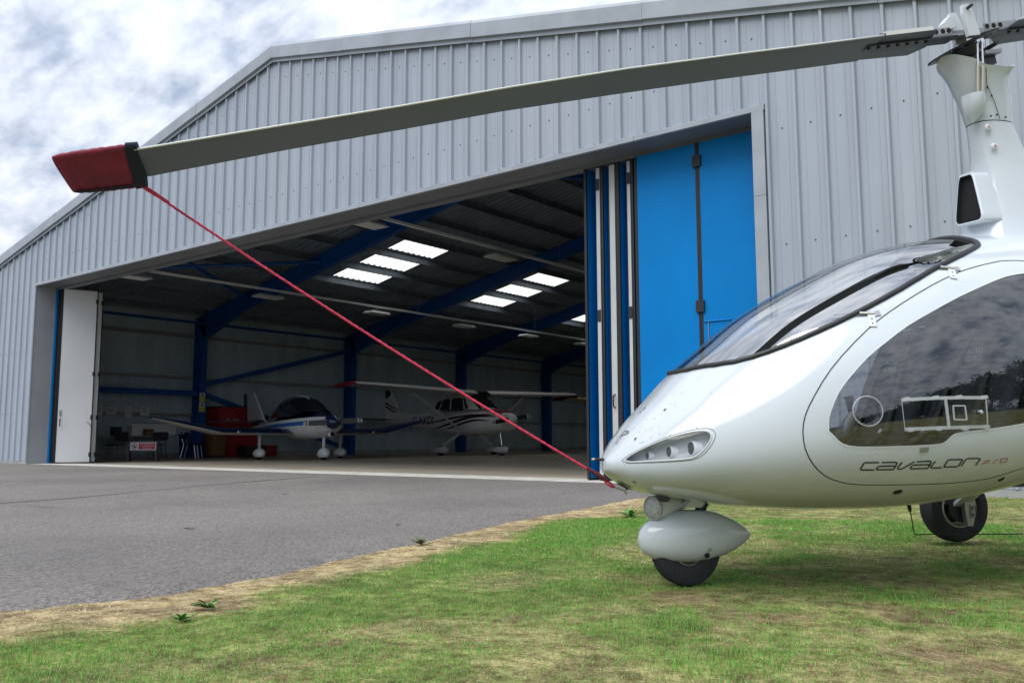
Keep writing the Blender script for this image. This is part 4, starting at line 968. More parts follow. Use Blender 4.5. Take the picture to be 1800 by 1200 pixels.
for t0, (a, b_) in ((0.06, ('slideTL', 'slideTR')), (0.40, ('slideTL', 'slideTR')), (0.68, ('slideTL', 'slideTR')), (0.06, ('slideBL', 'slideBR')), (0.40, ('slideBL', 'slideBR')), (0.70, ('slideBL', 'slideBR')), (0.99, ('slideBL', 'slideBR')), (0.99, ('slideTL', 'slideTR'))):
    A_, B_ = sp(a), sp(b_); q = (A_[0] + (B_[0] - A_[0]) * t0, A_[1] + (B_[1] - A_[1]) * t0); p_, u_, v_, n_ = frame_on(q)
    MB().prism([(-.014, -.004), (.014, -.004), (.010, .010), (-.010, .010)] if 'T' in a else [(-.014, .004), (.014, .004), (.010, -.010), (-.010, -.010)], p_, u_, v_, n_, 0.009).build('rail_clip', M['edge'], rail if 'T' in a else rail2)
s = MB(); strip(s, sp('slideML'), sp('slideMB'), 0.010, 0.004); sl = s.build('sliding_pane', M['edge'], doors[0])
s = MB(); strip(s, sp('slideTR'), sp('slideBR'), 0.004, 0.004, 0.003); s.build('pane_edge', M['edge'], sl)
s = MB(); strip(s, sp('slideTL'), sp('slideBL'), 0.002, 0.001, 0.002); s.build('pane_edge', M['edge'], sl)
q4 = [sp('slideML'), sp('slideTR'), sp('slideBR'), sp('slideMB')]
MB().loft([[on((q4[0][0] + (q4[1][0] - q4[0][0]) * i / 6, q4[0][1] + (q4[1][1] - q4[0][1]) * i / 6), .005) for i in range(7)], [on((q4[3][0] + (q4[2][0] - q4[3][0]) * i / 6, q4[3][1] + (q4[2][1] - q4[3][1]) * i / 6), .005) for i in range(7)]], closed=False).build('pane', M['clear'], sl)
s = MB()
for a, b_ in (('sqTL', 'sqTR'), ('sqTR', 'sqBR'), ('sqBR', 'sqBL'), ('sqBL', 'sqTL')): strip(s, sp(a), sp(b_), 0.005, 0.006, 0.004)
s.build('finger_scoop', M['edge'], sl)
p, u, v, n = frame_on(sp('knob'))
MB().lathe([(0, .009), (.012, .008), (.014, .001)], p + n * .006, n, 12).build('pane_knob', M['chrome'], sl, 50)
# cabin: floor, panel, seats, controls
MB().box(0.10, 1.50, -0.34, 0.34, 0.345, 0.355).build('cabin_floor', M['lining'], gy_)
MB().loft([[(x, y, z) for y in (-.36, -.2, .2, .36)] for x, z in ((0.20, 0.80), (0.32, 0.86), (0.42, 0.86), (0.45, 0.76), (0.38, 0.62))], closed=False).build('instrument_panel', M['lining'], gy_, 50)
MB().box(0.05, 0.62, -0.12, 0.12, 0.345, 0.60).build('centre_console', M['lining'], gy_)
MB().loft([[(1.60, -.45, .46), (1.60, .45, .46), (1.60, .58, .62), (1.60, .58, .9), (1.60, -.58, .9), (1.60, -.58, .62)], [(1.64, -.45, .46), (1.64, .45, .46), (1.64, .58, .62), (1.64, .58, .9), (1.64, -.58, .9), (1.64, -.58, .62)]], True, True, True).build('bulkhead', M['lining'], gy_)
MB().box(1.605, 1.64, -0.44, 0.44, 0.902, 1.28).build('bulkhead', M['lining'], gy_)
for sy in (-0.30, 0.30):
    def pad(st_, name, par, m):
        rings = []
        for (x, z, hw, th, dx, dz) in st_:
            rings.append([(x + dx * th * math.copysign(abs(math.sin(a)) ** .5, math.sin(a)), sy + hw * math.copysign(abs(math.cos(a)) ** .4, math.cos(a)), z + dz * th * math.copysign(abs(math.sin(a)) ** .5, math.sin(a))) for a in np.linspace(0, 2 * PI, 20, endpoint=False)])
        return MB().loft(rings, True, True, True).build(name, m, par, 50)
    seat = pad([(0.72, .46, .20, .05, 0, 1), (0.78, .47, .235, .06, 0, 1), (1.0, .45, .24, .06, 0, 1), (1.2, .43, .24, .06, 0, 1)], 'seat', gy_, M['seat'])
    pad([(1.16, .44, .22, .05, 1, .3), (1.22, .60, .245, .055, 1, .3), (1.32, .86, .245, .055, 1, .3), (1.40, 1.06, .21, .05, 1, .3), (1.43, 1.12, .16, .035, 1, .3)], 'backrest', seat, M['seat'])
    pad([(1.42, 1.13, .10, .03, 1, .3), (1.445, 1.18, .125, .04, 1, .3), (1.475, 1.26, .115, .04, 1, .3), (1.485, 1.29, .07, .02, 1, .3)], 'headrest', seat, M['seat'])
    for k, (tw, dz) in enumerate((('AUTO', 0.017), ('GYRO', -0.017))):
        tm = text_mesh(tw, 0.036, M['whiteink'], 'stitched_word'); o = child('stitched_word', tm, seat)
        o.rotation_euler = (rad(73), 0, rad(-90)); o.location = (1.285 + dz * 0.3, sy, 0.93 + dz)
    for sx_ in (-0.10, 0.10):
        MB().tube([(1.40, sy + sx_ * .6, 1.12), (1.27, sy + sx_, .90), (1.15, sy + sx_ * 1.3, .60), (1.02, sy + sx_ * 1.5, .52)], 0.020, 6).build('harness_strap', M['black'], seat, 60)
        MB().tube([(1.12, sy + sx_ * 1.4, .60), (1.09, sy + sx_ * 1.4, .56)], 0.012, 6).build('buckle', M['chrome'], seat, 60)
    sk = MB().tube([(0.62, sy, .36), (0.60, sy, .50), (0.66, sy, .66), (0.65, sy, .74)], [.012, .012, .012, .02], 8).build('control_stick', M['dark'], gy_, 60)
    for py in (-0.08, 0.08):
        pd = MB().prism([(-.012, -.07), (.012, -.07), (.03, .06), (-.03, .06)], (0.37, sy + py, 0.47), (0, 1, 0), (.35, 0, .94), (-.94, 0, .35), 0.006).build('pedal', M['alu'], gy_)
        for hz_, hr in ((-.02, .009), (.008, .011), (.035, .013)):
            MB().lathe([(0, hr), (.0015, hr), (.002, .0004)], np.array([0.37, sy + py, 0.47]) + hz_ * np.array([.35, 0, .94]) - np.array([-.94, 0, .35]) * .002, (.94, 0, -.35), 10).build('pedal_hole', M['void'], pd)
        MB().tube([(0.385, sy + py - .035, .53), (0.385, sy + py + .035, .53)], .010, 8).build('pedal_tube', M['chrome'], pd, 60)
MB().tube([(0.42, -.47, .44), (0.40, -.50, .53), (0.385, -.50, .585), (0.37, -.48, .60)], 0.008, 8).build('grab_tube', M['chrome'], gy_, 60)
# ---- mast fairing
def sring(z, xl, xr, b_, dz=0.0, n=36, e=0.85):
    xc, a_ = (xl + xr) / 2, (xr - xl) / 2
    return [(xc + a_ * math.copysign(abs(math.cos(t_)) ** e, math.cos(t_)), b_ * math.copysign(abs(math.sin(t_)) ** e, math.sin(t_)), z + dz * (-math.cos(t_)) ** 3) for t_ in np.linspace(0, 2 * PI, n, endpoint=False)]
low = [(1.33, 1.44, 2.50, .27, .8), (1.44, 1.485, 2.44, .245, .75), (1.54, 1.55, 2.33, .195, .6), (1.63, 1.585, 2.19, .166, .5), (1.75, 1.605, 2.04, .137, .5), (1.86, 1.614, 1.94, .112, .55), (1.96, 1.610, 1.882, .091, .72), (2.05, 1.600, 1.845, .086, .82), (2.125, 1.592, 1.814, .084, .85)]
ms = MB().loft([sring(*q[:4], e=q[4], n=48) for q in low], True, False, False).build('mast', M['gel'], gy_, 180)
hi = [(2.130, 1.591, 1.812, .084), (2.19, 1.572, 1.816, .088), (2.25, 1.553, 1.818, .094), (2.30, 1.531, 1.800, .102), (2.36, 1.508, 1.805, .113), (2.41, 1.484, 1.820, .124), (2.452, 1.456, 1.845, .137)]
def rimz(x): return 0.022 * float(smoothstep(1.40, 1.47, x)) * float(smoothstep(1.60, 1.53, x))
rh = [[(x, y, z + (rimz(x) - 0.066 * min(1, abs(y) / .135) ** 2) * float(smoothstep(2.30, 2.455, q[0]))) for x, y, z in sring(*q[:4], n=56)] for q in hi]
inn = [[(1.64 + (x - 1.64) * .965, y * .95, z) for x, y, z in r_] for r_ in rh[::-1]]
MB().loft(rh + [inn[0]] + inn[1:5], True, False, True).build('mast_head_fairing', M['gel'], ms, 50)
MB().loft([sring(2.1255, 1.5915, 1.8135, .0835), sring(2.1295, 1.5915, 1.8125, .0835)], True).build('fairing_joint', M['ink'], ms)
for (x, z, y) in ((1.622, 2.087, -.083), (1.645, 1.989, -.090)):
    o = MB().lathe([(0, .018), (.005, .016), (.008, .009), (.008, .0005)], (x, y, z), (0, -1, .05), 18).build('mast_bolt_cap', M['gel2'], ms, 50)
    MB().lathe([(.0085, .006), (.009, .0005)], (x, y, z), (0, -1, .05), 10).build('bolt_tip', mat('orange_mark', (.55, .12, .06), .5), o)
for (x, z) in ((1.621, 2.287), (1.642, 2.244), (1.669, 2.151), (1.634, 2.142), (1.719, 2.142)):
    MB().lathe([(0, .0055), (.003, .005), (.004, .0005)], (x, -0.0985 if z > 2.2 else -.0935, z), (0, -1, 0), 10).build('fairing_screw', M['dark'], ms)
s = MB(); s.tube([(1.594, -.1285, 2.37), (1.61, -.107, 2.30), (1.655, -.0985, 2.22), (1.69, -.0895, 2.135)], 0.0016, 5); s.build('fairing_joint', M['ink'], ms)
# pocket with push rods
MB().loft([[(1.562 + .052 * math.cos(a) * k, -.050 - (.030 + .052 * k) * math.sin(a) * k, z) for a in np.linspace(PI, 0, 15)] for z, k in ((2.115, .12), (2.13, .45), (2.15, .72), (2.18, .90), (2.215, .99), (2.248, 1.0))], False).build('rod_pocket', M['gel'], ms, 180)
MB().add([(1.562 + .050 * math.cos(a), -.050 - .080 * math.sin(a), 2.246) for a in np.linspace(PI, 0, 15)], [tuple(range(15))]).build('pocket_mouth', M['void'], ms)
for x, dx in ((1.552, 0.0), (1.577, 0.004)):
    pr = MB().tube([(x, -.112, 2.225), (x + .004 + dx, -.120, 2.385)], 0.0105 if dx else 0.008, 10).build('push_rod', mat('anodised_rod', (.46, .43, .36), .35, metal=.5), gy_, 50)
    MB().tube([(x + .004 + dx, -.120, 2.385), (x + .008, -.122, 2.515)], 0.0055, 8).build('rod_end', M['chrome'], pr, 50)
    MB().lathe([(-.006, .011), (.006, .011)], (x + .008, -.122, 2.515), (0, 1, 0), 12, caps=True).build('rod_eye', M['chrome'], pr)
# air intake
A4 = np.array([hL for hL in INTAKE4])
cI = A4.mean(0); back = np.array([0.045, 0.01, 0.0])
def rnd(q4_, k=0.16):
    o = []
    for i in range(4):
        a, b_, c = q4_[i - 1], q4_[i], q4_[(i + 1) % 4]
        for t_ in (0, .33, .67, 1):
            p0 = b_ + (a - b_) * k; p2 = b_ + (c - b_) * k; o.append((1 - t_) ** 2 * p0 + 2 * t_ * (1 - t_) * b_ + t_ * t_ * p2)
    return o
R0 = rnd(A4); outer = [cI + (p_ - cI) * 1.075 + np.array([.012, 0, 0]) for p_ in R0]
def mast_y(z): return float(np.interp(z, [1.58, 1.63, 1.75, 1.90], [.172, .150, .118, .096]))
mid_ = [np.array([p_[0] + .13, -mast_y(p_[2]) * .90 * min(1.0, -p_[1] / .045) if p_[1] < 0 else p_[1] * .6, p_[2] + (-.01 if p_[2] > 1.75 else .01)]) for p_ in outer]
far = [np.array([p_[0] + .40, q_[1] * .6, 1.72 + (q_[2] - 1.72) * .8]) for p_, q_ in zip(outer, mid_)]
MB().loft([[cI + (p_ - cI) * .96 for p_ in R0], R0, [cI + (p_ - cI) * 1.05 for p_ in R0], outer, mid_, far], True).build('air_intake', M['gel'], ms, 180)
MB().loft([[cI + (p_ - cI) * .965 for p_ in R0], [cI + (p_ - cI) * .93 + np.array([.022, .004, 0]) for p_ in R0]], True, False, True).build('intake_throat', M['void'], ms)
# ---- rotor head
BD = np.array([math.cos(rad(11.4)), 0.0, math.sin(rad(11.4))]); BN = np.array([-BD[2], 0, BD[0]]); BY = np.array([0, 1.0, 0])
HC = np.array([1.592, 0.0, 2.603])
rhd = MB().prism([(-.30, -.030), (.30, -.030), (.30, .030), (-.30, .030)], HC - BN * .012, BD, BY, BN, 0.012).prism([(-.30, -.032), (-.10, -.032), (-.10, -.024), (-.30, -.024)], HC, BD, BY, BN, 0.035).prism([(.10, -.032), (.30, -.032), (.30, -.024), (.10, -.024)], HC, BD, BY, BN, 0.035).prism([(-.30, .024), (.30, .024), (.30, .032), (-.30, .032)], HC, BD, BY, BN, 0.035).build('rotor_head', M['galv'], gy_)
for k in (-.19, -.15, -.115, .115, .155, .195):
    MB().lathe([(0, .013), (.001, .013), (.0012, .0004)], HC + BD * k - BY * .0322 + BN * .018, (0, -1, 0), 12).build('hub_hole', M['void'], rhd)
for sy in (-1, 1):
    MB().prism([(-.028, -.03), (.040, -.03), (.030, .085), (.012, .135), (-.022, .135), (-.030, .09)], HC + BY * (.036 * sy) + BN * .0, BD, BN, BY * sy, 0.022).build('teeter_tower', M['gel2'], rhd)
    MB().tube([HC + BY * (.056 * sy) + BN * .112, HC + BY * (.092 * sy) + BN * .114], 0.008, 8).build('teeter_bolt', M['dark'], rhd, 40)
MB().prism([(-.10, .03), (-.03, .05), (-.03, .11), (-.055, .11), (-.10, .075)], HC + BY * .0, BD, BN, BY, 0.05).build('teeter_stop', M['gel2'], rhd)
GD = np.array([math.cos(rad(25)), 0.0, math.sin(rad(25))]); GN = np.array([-GD[2], 0, GD[0]])
gc_ = np.array([1.578, 0.0, 2.534])
def gv(r_, a, h): return gc_ + GD * r_ * math.cos(a) + BY * r_ * math.sin(a) + GN * h
g = MB(); nt_ = 60; o1, o2 = [], []
for k in range(nt_ * 2):
    a = 2 * PI * k / (nt_ * 2); r_ = 0.174 if k % 2 else 0.166
    o1.append((r_, a))
g.loft([[gv(r_, a, -.004) for r_, a in o1], [gv(r_, a, .004) for r_, a in o1], [gv(.142, a, .004) for r_, a in o1], [gv(.142, a, -.004) for r_, a in o1], [gv(r_, a, -.004) for r_, a in o1]], True)
for k in range(9):
    a = 2 * PI * k / 9; g.bar(gv(.03, a, 0), gv(.146, a + .18, 0), .024, .006, up=GN)
g.lathe([(-.006, .055), (.006, .055)], gc_, GN, 20, caps=True)
g.build('ring_gear', M['dark'], rhd)
dk = MB().lathe([(-.012, .085), (-.045, .07), (-.065, .05), (-.065, .001)], gc_, GN, 28).build('gear_shroud', M['dark'], rhd, 50)
MB().prism([(-.05, -.05), (.13, -.05), (.13, .05), (-.05, .05)], gc_ - BN * .12, BD, BY, BN, 0.05).build('gimbal_block', M['dark'], rhd)
MB().prism([(.05, -.08), (.15, -.08), (.15, .08), (.05, .08)], gc_ - BN * .075, BD, BY, BN, 0.018).build('gimbal_plate', M['galv'], rhd)
MB().tube([gc_ + BD * .12 - BN * .03 - BY * .09, gc_ + BD * .12 - BN * .03 + BY * .09], .011, 8).build('gimbal_pin', M['dark'], rhd, 40)
# ---- rotor blades
ch = 0.111
stn = [(-2.320, 1.6805, .021), (-2.29, 1.688, .021), (-1.75, 1.829, .015), (-1.28, 1.947, .013), (-0.79, 2.074, .0125), (-0.26, 2.199, .016), (0.30, 2.322, .015), (0.59, 2.383, .015), (1.05, 2.481, .015)]
def foil(x, z, tw, c=ch, th=0.014):
    """closed section; tw = half height difference, near (port) edge up"""
    up_, lo_ = [], []
    for k in range(9):
        f = k / 8; y = -c + 2 * c * f; tk = th * 2.2 * (math.sqrt(f + .0005) * (1 - f) + .02) 
        base = z + tw * (1 - 2 * f)
        up_.append((x, y, base + tk)); lo_.append((x, y, base - tk * 0.25 - .002))
    return up_, lo_
def rblade(stations, name):
    U_ = [foil(*q)[0] for q in stations]; L_ = [foil(*q)[1] for q in stations]
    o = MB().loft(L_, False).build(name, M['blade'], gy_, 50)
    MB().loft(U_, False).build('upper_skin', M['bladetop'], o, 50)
    le = [((np.array(a[0]) + np.array(b_[0])) / 2) for a, b_ in zip(U_, L_)]
    MB().tube(le, 0.0042, 6).build('leading_edge', M['bladetop'], o, 180)
    te = [((np.array(a[-1]) + np.array(b_[-1])) / 2) for a, b_ in zip(U_, L_)]
    MB().tube(te, 0.0024, 6).build('trailing_edge', M['blade'], o, 180)
    MB().loft([U_[-1], L_[-1]], False).build('root_cap', M['blade'], o); MB().loft([U_[0], L_[0]], False).build('tip_cap', M['blade'], o)
    return o
b1 = rblade(stn, 'rotor_blade')
# tapered root of the front blade and its grip plates
def rootpart(sgn, b_):
    e = HC + BD * 0.0
    def at(d_, y, h): return HC + BD * d_ * sgn + BY * y + BN * h
    MB().loft([[at(.575, -.111, .012), at(.575, .108, -.022), at(.575, .108, -.026), at(.575, -.111, .004)], [at(.30, -.111, .010), at(.27, .108, -.030), at(.27, .108, -.034), at(.30, -.111, .002)], [at(.24, -.100, .008), at(.20, .050, -.020), at(.20, .050, -.024), at(.24, -.100, .002)]], True, True, True).build('blade_root', M['blade'], b_)
    MB().loft([[at(d_, -.112, .000), at(d_, -.112, .020), at(d_, -.06, .024), at(d_, -.06, .018)] for d_ in (.54, .27)], True, True, True).build('root_nose', M['bladetop'], b_)
    MB().loft([[at(d_, -.045, -.012), at(d_, .045, -.012), at(d_, .045, -.020), at(d_, -.045, -.020)] for d_ in (.60, .08)], True, True, True).build('grip_plate', M['dark'], b_)
    for k in range(7): 
        for yy in (-.02,): MB().lathe([(0, .009), (.008, .009), (.009, .0005)], at(.58 - .055 * k, yy, -.020), -BN, 8).build('grip_bolt', M['dark'], b_)
rootpart(-1, b1)
e0 = HC + BD * .54
st2 = [(HC[0] + .54 * BD[0] + t_ * 3.7 * BD[0], HC[2] + .54 * BD[2] + .008 + t_ * 3.7 * BD[2] - .22 * t_ ** 2, 0.004) for t_ in np.linspace(1, 0, 8)]
b2 = rblade(st2, 'rotor_blade')
rootpart(1, b2)
# ---- tail (out of frame): keel boom, stabiliser, fins, engine and propeller
MB().tube([(1.9, 0, .42), (2.6, 0, .40), (4.0, 0, .56)], [.05, .045, .035], 10).build('tail_boom', M['gel'], gy_, 50)
tf = MB().box(3.62, 4.02, -.62, .62, .57, .60).build('tailplane', M['gel'], gy_)
for y in (-.62, 0.0, .62):
    MB().prism([(3.55, .50), (4.05, .50), (4.22, 1.25), (3.88, 1.25)], (0, y - .012, 0), (1, 0, 0), (0, 0, 1), (0, 1, 0), .024).build('fin', M['gel'], tf)
MB().lathe([(0, .11), (.05, .11), (.16, .02)], (2.70, 0, .98), (1, 0, 0), 18).build('propeller_hub', M['dark'], gy_, 50)
for k in range(3):
    a = k * 2 * PI / 3 + .5; d = np.array([0, math.cos(a), math.sin(a)]); q = np.array([2.76, 0, .98])
    MB().loft([[q + d * r_ + np.cross(d, (1, 0, 0)) * c_ + np.array([dx, 0, 0]) for c_, dx in ((-w_, -.01), (w_, .02), (w_, .028), (-w_, -.002))] for r_, w_ in ((.08, .03), (.35, .06), (.62, .055), (.85, .03))], True, True, True).build('propeller_blade', M['dark'], gy_, 50)

# ------------------------------------------------------------------ blade cover and tie-down rope
LW = Matrix.Translation(GYRO_O) @ Matrix.Rotation(rad(50), 4, 'Z')
bagroot = empty('blade_cover', GYRO_O, rad(50))
tag(bagroot, 'red padded cover with navy webbing pulled over the rotor blade tip', 'blade cover')
bs = [(-2.335, 1.668, .048, .121, .020), (-2.42, 1.651, .045, .124, .023), (-2.50, 1.636, .042, .125, .024), (-2.55, 1.626, .039, .124, .023), (-2.585, 1.619, .037, .121, .020), (-2.603, 1.615, .036, .114, .010)]
def bagring(x, z, tw, c, th, grow=0.0, sag=0.0):
    r_ = []
    for k in range(28):
        a = 2 * PI * k / 28; y = (c + grow) * math.copysign(abs(math.cos(a)) ** .65, math.cos(a)); h = (th + grow) * math.copysign(abs(math.sin(a)) ** .7, math.sin(a))
        r_.append((x + 0.015 * (y / c) * max(0, min(1, (-2.5 - x) / .12)), y, z - tw * y / c + h - sag * max(0, y / c)))
    return r_
dense = []
arr = np.array(bs)
for x in np.linspace(-2.335, -2.603, 26):
    xs_ = arr[::-1, 0]; row_ = [np.interp(x, xs_, arr[::-1, j]) for j in range(1, 5)]
    wob = 0.0022 * math.sin(x * 190) + 0.0015 * math.sin(x * 87 + 1)
    dense.append(bagring(x, *row_[:3], row_[3] + wob, sag=0.0))
MB().loft(dense, True, True, True).build('bag', M['redbag'], bagroot, 180)
MB().loft([bagring(x, z, tw, c, th, .004, 0.0) for x, z, tw, c, th in ((-2.308, 1.674, .046, .122, .021), (-2.352, 1.665, .048, .122, .022))], True, True, True).build('cuff', M['navyweb'], bagroot, 60)
cw = []
for x in np.linspace(-2.37, -2.640, 10):
    row_ = [np.interp(x, arr[::-1, 0], arr[::-1, j]) for j in range(1, 5)]; z, tw, c, th = row_
    r_ = bagring(x, z, tw, c, th, .0035, 0.0); cw.append([r_[24], r_[25], r_[26]])
# webbing strip along the lower edge
MB().loft([[np.array(q) + np.array([0, 0, -.003]) for q in bagring(x, *[np.interp(x, arr[::-1, 0], arr[::-1, j]) for j in range(1, 5)], .003, 0.0)[23:25]] for x in np.linspace(-2.355, -2.585, 10)], False).build('webbing', M['navyweb'], bagroot, 60)
MB().tube([bagring(x, *[np.interp(x, arr[::-1, 0], arr[::-1, j]) for j in range(1, 5)], .001, 0.0)[16] for x in np.linspace(-2.34, -2.59, 14)], 0.002, 5).build('stitched_seam', mat('dark_thread', (.10, .01, .02), .8), bagroot)
rp0 = np.array([-2.330, 0.116, 1.620]); rp1 = np.array([-0.345, 0.0, 0.378])
rope = empty('tie_down_rope', GYRO_O, rad(50))
tag(rope, 'taut red rope from the rotor blade cover down to the gyrocopter nose', 'rope')
pathn = 260; rings = []; dv = (rp1 - rp0); LL = np.linalg.norm(dv); dvn = dv / LL; u0 = np.cross(dvn, (0, 1, 0)); u0 /= np.linalg.norm(u0); v0 = np.cross(dvn, u0)
for i in range(pathn + 1):
    f = i / pathn; c = rp0 + dv * f + np.array([0, 0, -.022 * 4 * f * (1 - f)]); ring_ = []
    for k in range(10):
        a = 2 * PI * k / 10; r_ = 0.0052 * (1 + .20 * math.cos(3 * a - f * LL * 2 * PI / .030 * 1.0)); ring_.append(c + r_ * (math.cos(a) * u0 + math.sin(a) * v0))
    rings.append(ring_)
MB().loft(rings, True, True, True).build('rope', M['rope'], rope, 180)
MB().tube([rp0 + dvn * .0, rp0 + dvn * .05, rp0 + dvn * .13], [.009, .0095, .006], 8).build('whipping', M['rope'], rope, 60)
MB().tube([rp1 - dvn * .11, rp1 - dvn * .05, rp1 - dvn * .0], [.007, .0105, .009], 8).build('splice', mat('dark_splice', (.10, .012, .03), .7), rope, 60)
lp_ = [rp1 + np.array([.0 + -.004 + .020 * math.cos(a), 0.004 * math.sin(a), -.006 + .008 * math.sin(a) - .012 * math.cos(a)]) + dvn * .012 for a in np.linspace(0, 2 * PI, 17)]
MB().tube(lp_, 0.0048, 7, caps=False).build('rope_eye', M['rope'], rope, 180)
MB().tube([rp1 + np.array([.035, 0, -.030]), rp1 + np.array([.083, 0, -.046])], 0.0035, 6).tube([rp1 + np.array([.030, .008, -.028]), rp1 + np.array([.083, .006, -.045])], 0.0028, 6).build('snap_hook', M['chrome'], rope, 60)
# ------------------------------------------------------------------ parked aeroplanes (local: x forward, y to port, z up, origin between the main wheels)
def fus_ring(x, zb, zt, w_, n=28, e=0.8):
    zc, h = (zb + zt) / 2, (zt - zb) / 2
    return [(x, w_ * math.copysign(abs(math.cos(a)) ** e, math.cos(a)), zc + h * math.copysign(abs(math.sin(a)) ** e, math.sin(a))) for a in np.linspace(-PI / 2, 3 * PI / 2, n, endpoint=False)]
def interp_st(st, n):
    st = np.array(st, float); t_ = np.arange(len(st)); tt = np.linspace(0, len(st) - 1, n); o = []
    for q in tt:
        i = min(int(q), len(st) - 2); f = q - i; p1, p2 = st[i], st[i + 1]; p0 = st[i - 1] if i else 2 * p1 - p2; p3 = st[i + 2] if i + 2 < len(st) else 2 * p2 - p1
        o.append(.5 * (2 * p1 + (p2 - p0) * f + (2 * p0 - 5 * p1 + 4 * p2 - p3) * f * f + (3 * p1 - p0 - 3 * p2 + p3) * f ** 3))
    return o
def airfoil(le, te, z, th, n=9):
    """points from trailing edge over the top to the leading edge, then underside"""
    up_, lo_ = [], []
    for k in range(n):
        f = k / (n - 1); tk = th * (2.6 * math.sqrt(f) * (1 - f) + .02)
        up_.append((le + (te - le) * f, z + tk * .7)); lo_.append((le + (te - le) * f, z - tk * .3))
    return up_, lo_
def wing(parent, st, name, mt, mb_):
    """st rows: y, leading edge x, trailing edge x, z, thickness"""
    U_, L_ = [], []
    for y, le, te, z, th in st:
        u_, l_ = airfoil(le, te, z, th); U_.append([(x, y, zz_) for x, zz_ in u_]); L_.append([(x, y, zz_) for x, zz_ in l_])
    o = MB().loft(U_, False).build(name, mt, parent, 50)
    MB().loft(L_, False).build('underside', mb_, o, 50)
    MB().loft([U_[-1], L_[-1]], False).build('tip', mt, o)
    return o
def spat(parent, x, y, zt, L_, h, wd, strutw, m=None):
    st = [(x - L_ * .62, .16, .003, .003), (x - L_ * .5, .165, .05 * h / .3, wd * .35), (x - L_ * .25, .18, h * .40, wd * .8), (x, .19, h * .5, wd), (x + L_ * .22, .185, h * .46, wd * .9), (x + L_ * .36, .175, h * .28, wd * .6), (x + L_ * .42, .17, .004, .004)]
    o = MB().loft([[(sx, y + wy * math.cos(a), max(.075, zc + hz * math.sin(a))) for a in np.linspace(0, 2 * PI, 16, endpoint=False)] for sx, zc, hz, wy in st], True, True, True).build('wheel_spat', m or M['acwhite'], parent, 50)
    MB().lathe([(-.05, .12), (-.06, .15), (-.045, .17), (.045, .17), (.06, .15), (.05, .12)], (x, y, .17), (0, 1, 0), 20).build('tyre', M['tyre'], o, 40)
    MB().loft([[(x + dx, y + dy, z) for dx, dy in ((-strutw, -.02), (strutw, -.02), (strutw, .02), (-strutw, .02))] for z in (.2, zt)], True, True, True).build('gear_strut', m or M['acwhite'], parent, 40)
    return o
def prop(parent, x, z, R, ang, mt):
    q = np.array([x, 0, z]); bl = []
    for sg_ in (1, -1):
        d = np.array([0, math.cos(ang) * sg_, math.sin(ang) * sg_]); c_ = np.cross(d, (1, 0, 0))
        segs = [(.06, .05), (.3 * R, .075), (.62 * R, .075), (.82 * R, .066)]
        o = MB().loft([[q + d * r_ + c_ * w_ + np.array([.03 - .02 * r_ / R, 0, 0]), q + d * r_ - c_ * w_ - np.array([.03 - .02 * r_ / R, 0, 0]), q + d * r_ - c_ * w_ * .9 - np.array([.045 - .02 * r_ / R, 0, 0]), q + d * r_ + c_ * w_ * .9 + np.array([.015, 0, 0])] for r_, w_ in segs], True, True, True).build('propeller_blade', mt, parent, 50)
        for r0, r1, w0, w1 in ((.825 * R, .885 * R, .066, .062), (.925 * R, R, .058, .035)):
            MB().loft([[q + d * r_ + c_ * w_ + np.array([.012, 0, 0]), q + d * r_ - c_ * w_ - np.array([.012, 0, 0]), q + d * r_ - c_ * w_ - np.array([.025, 0, 0]), q + d * r_ + c_ * w_] for r_, w_ in ((r0, w0), (r1, w1))], True, True, True).build('blade_tip_band', M['signwhite'], o)
        MB().loft([[q + d * r_ + c_ * .06 + np.array([.012, 0, 0]), q + d * r_ - c_ * .06 - np.array([.012, 0, 0]), q + d * r_ - c_ * .06 - np.array([.025, 0, 0]), q + d * r_ + c_ * .06] for r_ in (.886 * R, .924 * R)], True, True, True).build('blade_tip_gap', mt, o)

# --- low-wing tourer, navy over white
rb = empty('low_wing_aeroplane', (1.38, 7.2, 0), math.atan2(-0.264, 0.964))
tag(rb, 'navy and white low-wing light aeroplane with cranked wings, nearest inside the hangar', 'aeroplane', 'aeroplanes parked in the hangar')
fs = interp_st([(2.16, .86, 1.16, .17), (2.10, .80, 1.22, .27), (1.95, .72, 1.30, .40), (1.6, .64, 1.36, .50), (1.1, .60, 1.41, .56), (.4, .58, 1.44, .59), (-.4, .62, 1.42, .58), (-1.2, .72, 1.36, .48), (-2.4, .84, 1.26, .30), (-3.6, .94, 1.20, .14), (-4.35, 1.0, 1.16, .05)], 40)
rings = [fus_ring(*q, n=32, e=.85) for q in fs]
def band(z0f, z1f, name, m, off=0.0):
    """part of the fuselage skin between two curves z(x)"""
    s = MB(); n = 7
    for side in (1, -1):
        R_ = []
        for q in fs:
            x, zb, zt, w_ = q; zc, h = (zb + zt) / 2, (zt - zb) / 2; a_, b_ = z0f(x), z1f(x); row_ = []
            for k in range(n):
                z = min(max(a_ + (b_ - a_) * k / (n - 1), zb), zt); sn = max(-1, min(1, (z - zc) / h)); si = abs(sn) ** (1 / .85); c_ = math.sqrt(max(0, 1 - si * si)) ** .85
                row_.append((x, side * (w_ * c_ + off), z))
            R_.append(row_)
        s.loft(R_, False)
    return s.build(name, m, rb, 60)
zw = lambda x: 1.06 + .03 * x; zb2 = lambda x: 1.15 + .035 * x; zs = lambda x: .955 + .02 * x
band(lambda x: 0, zs, 'lower_fuselage', M['acwhite']); band(zs, zw, 'blue_stripe', M['acblue']); band(zw, zb2, 'white_stripe', M['acwhite']); band(zb2, lambda x: 3, 'upper_fuselage', M['navy'])
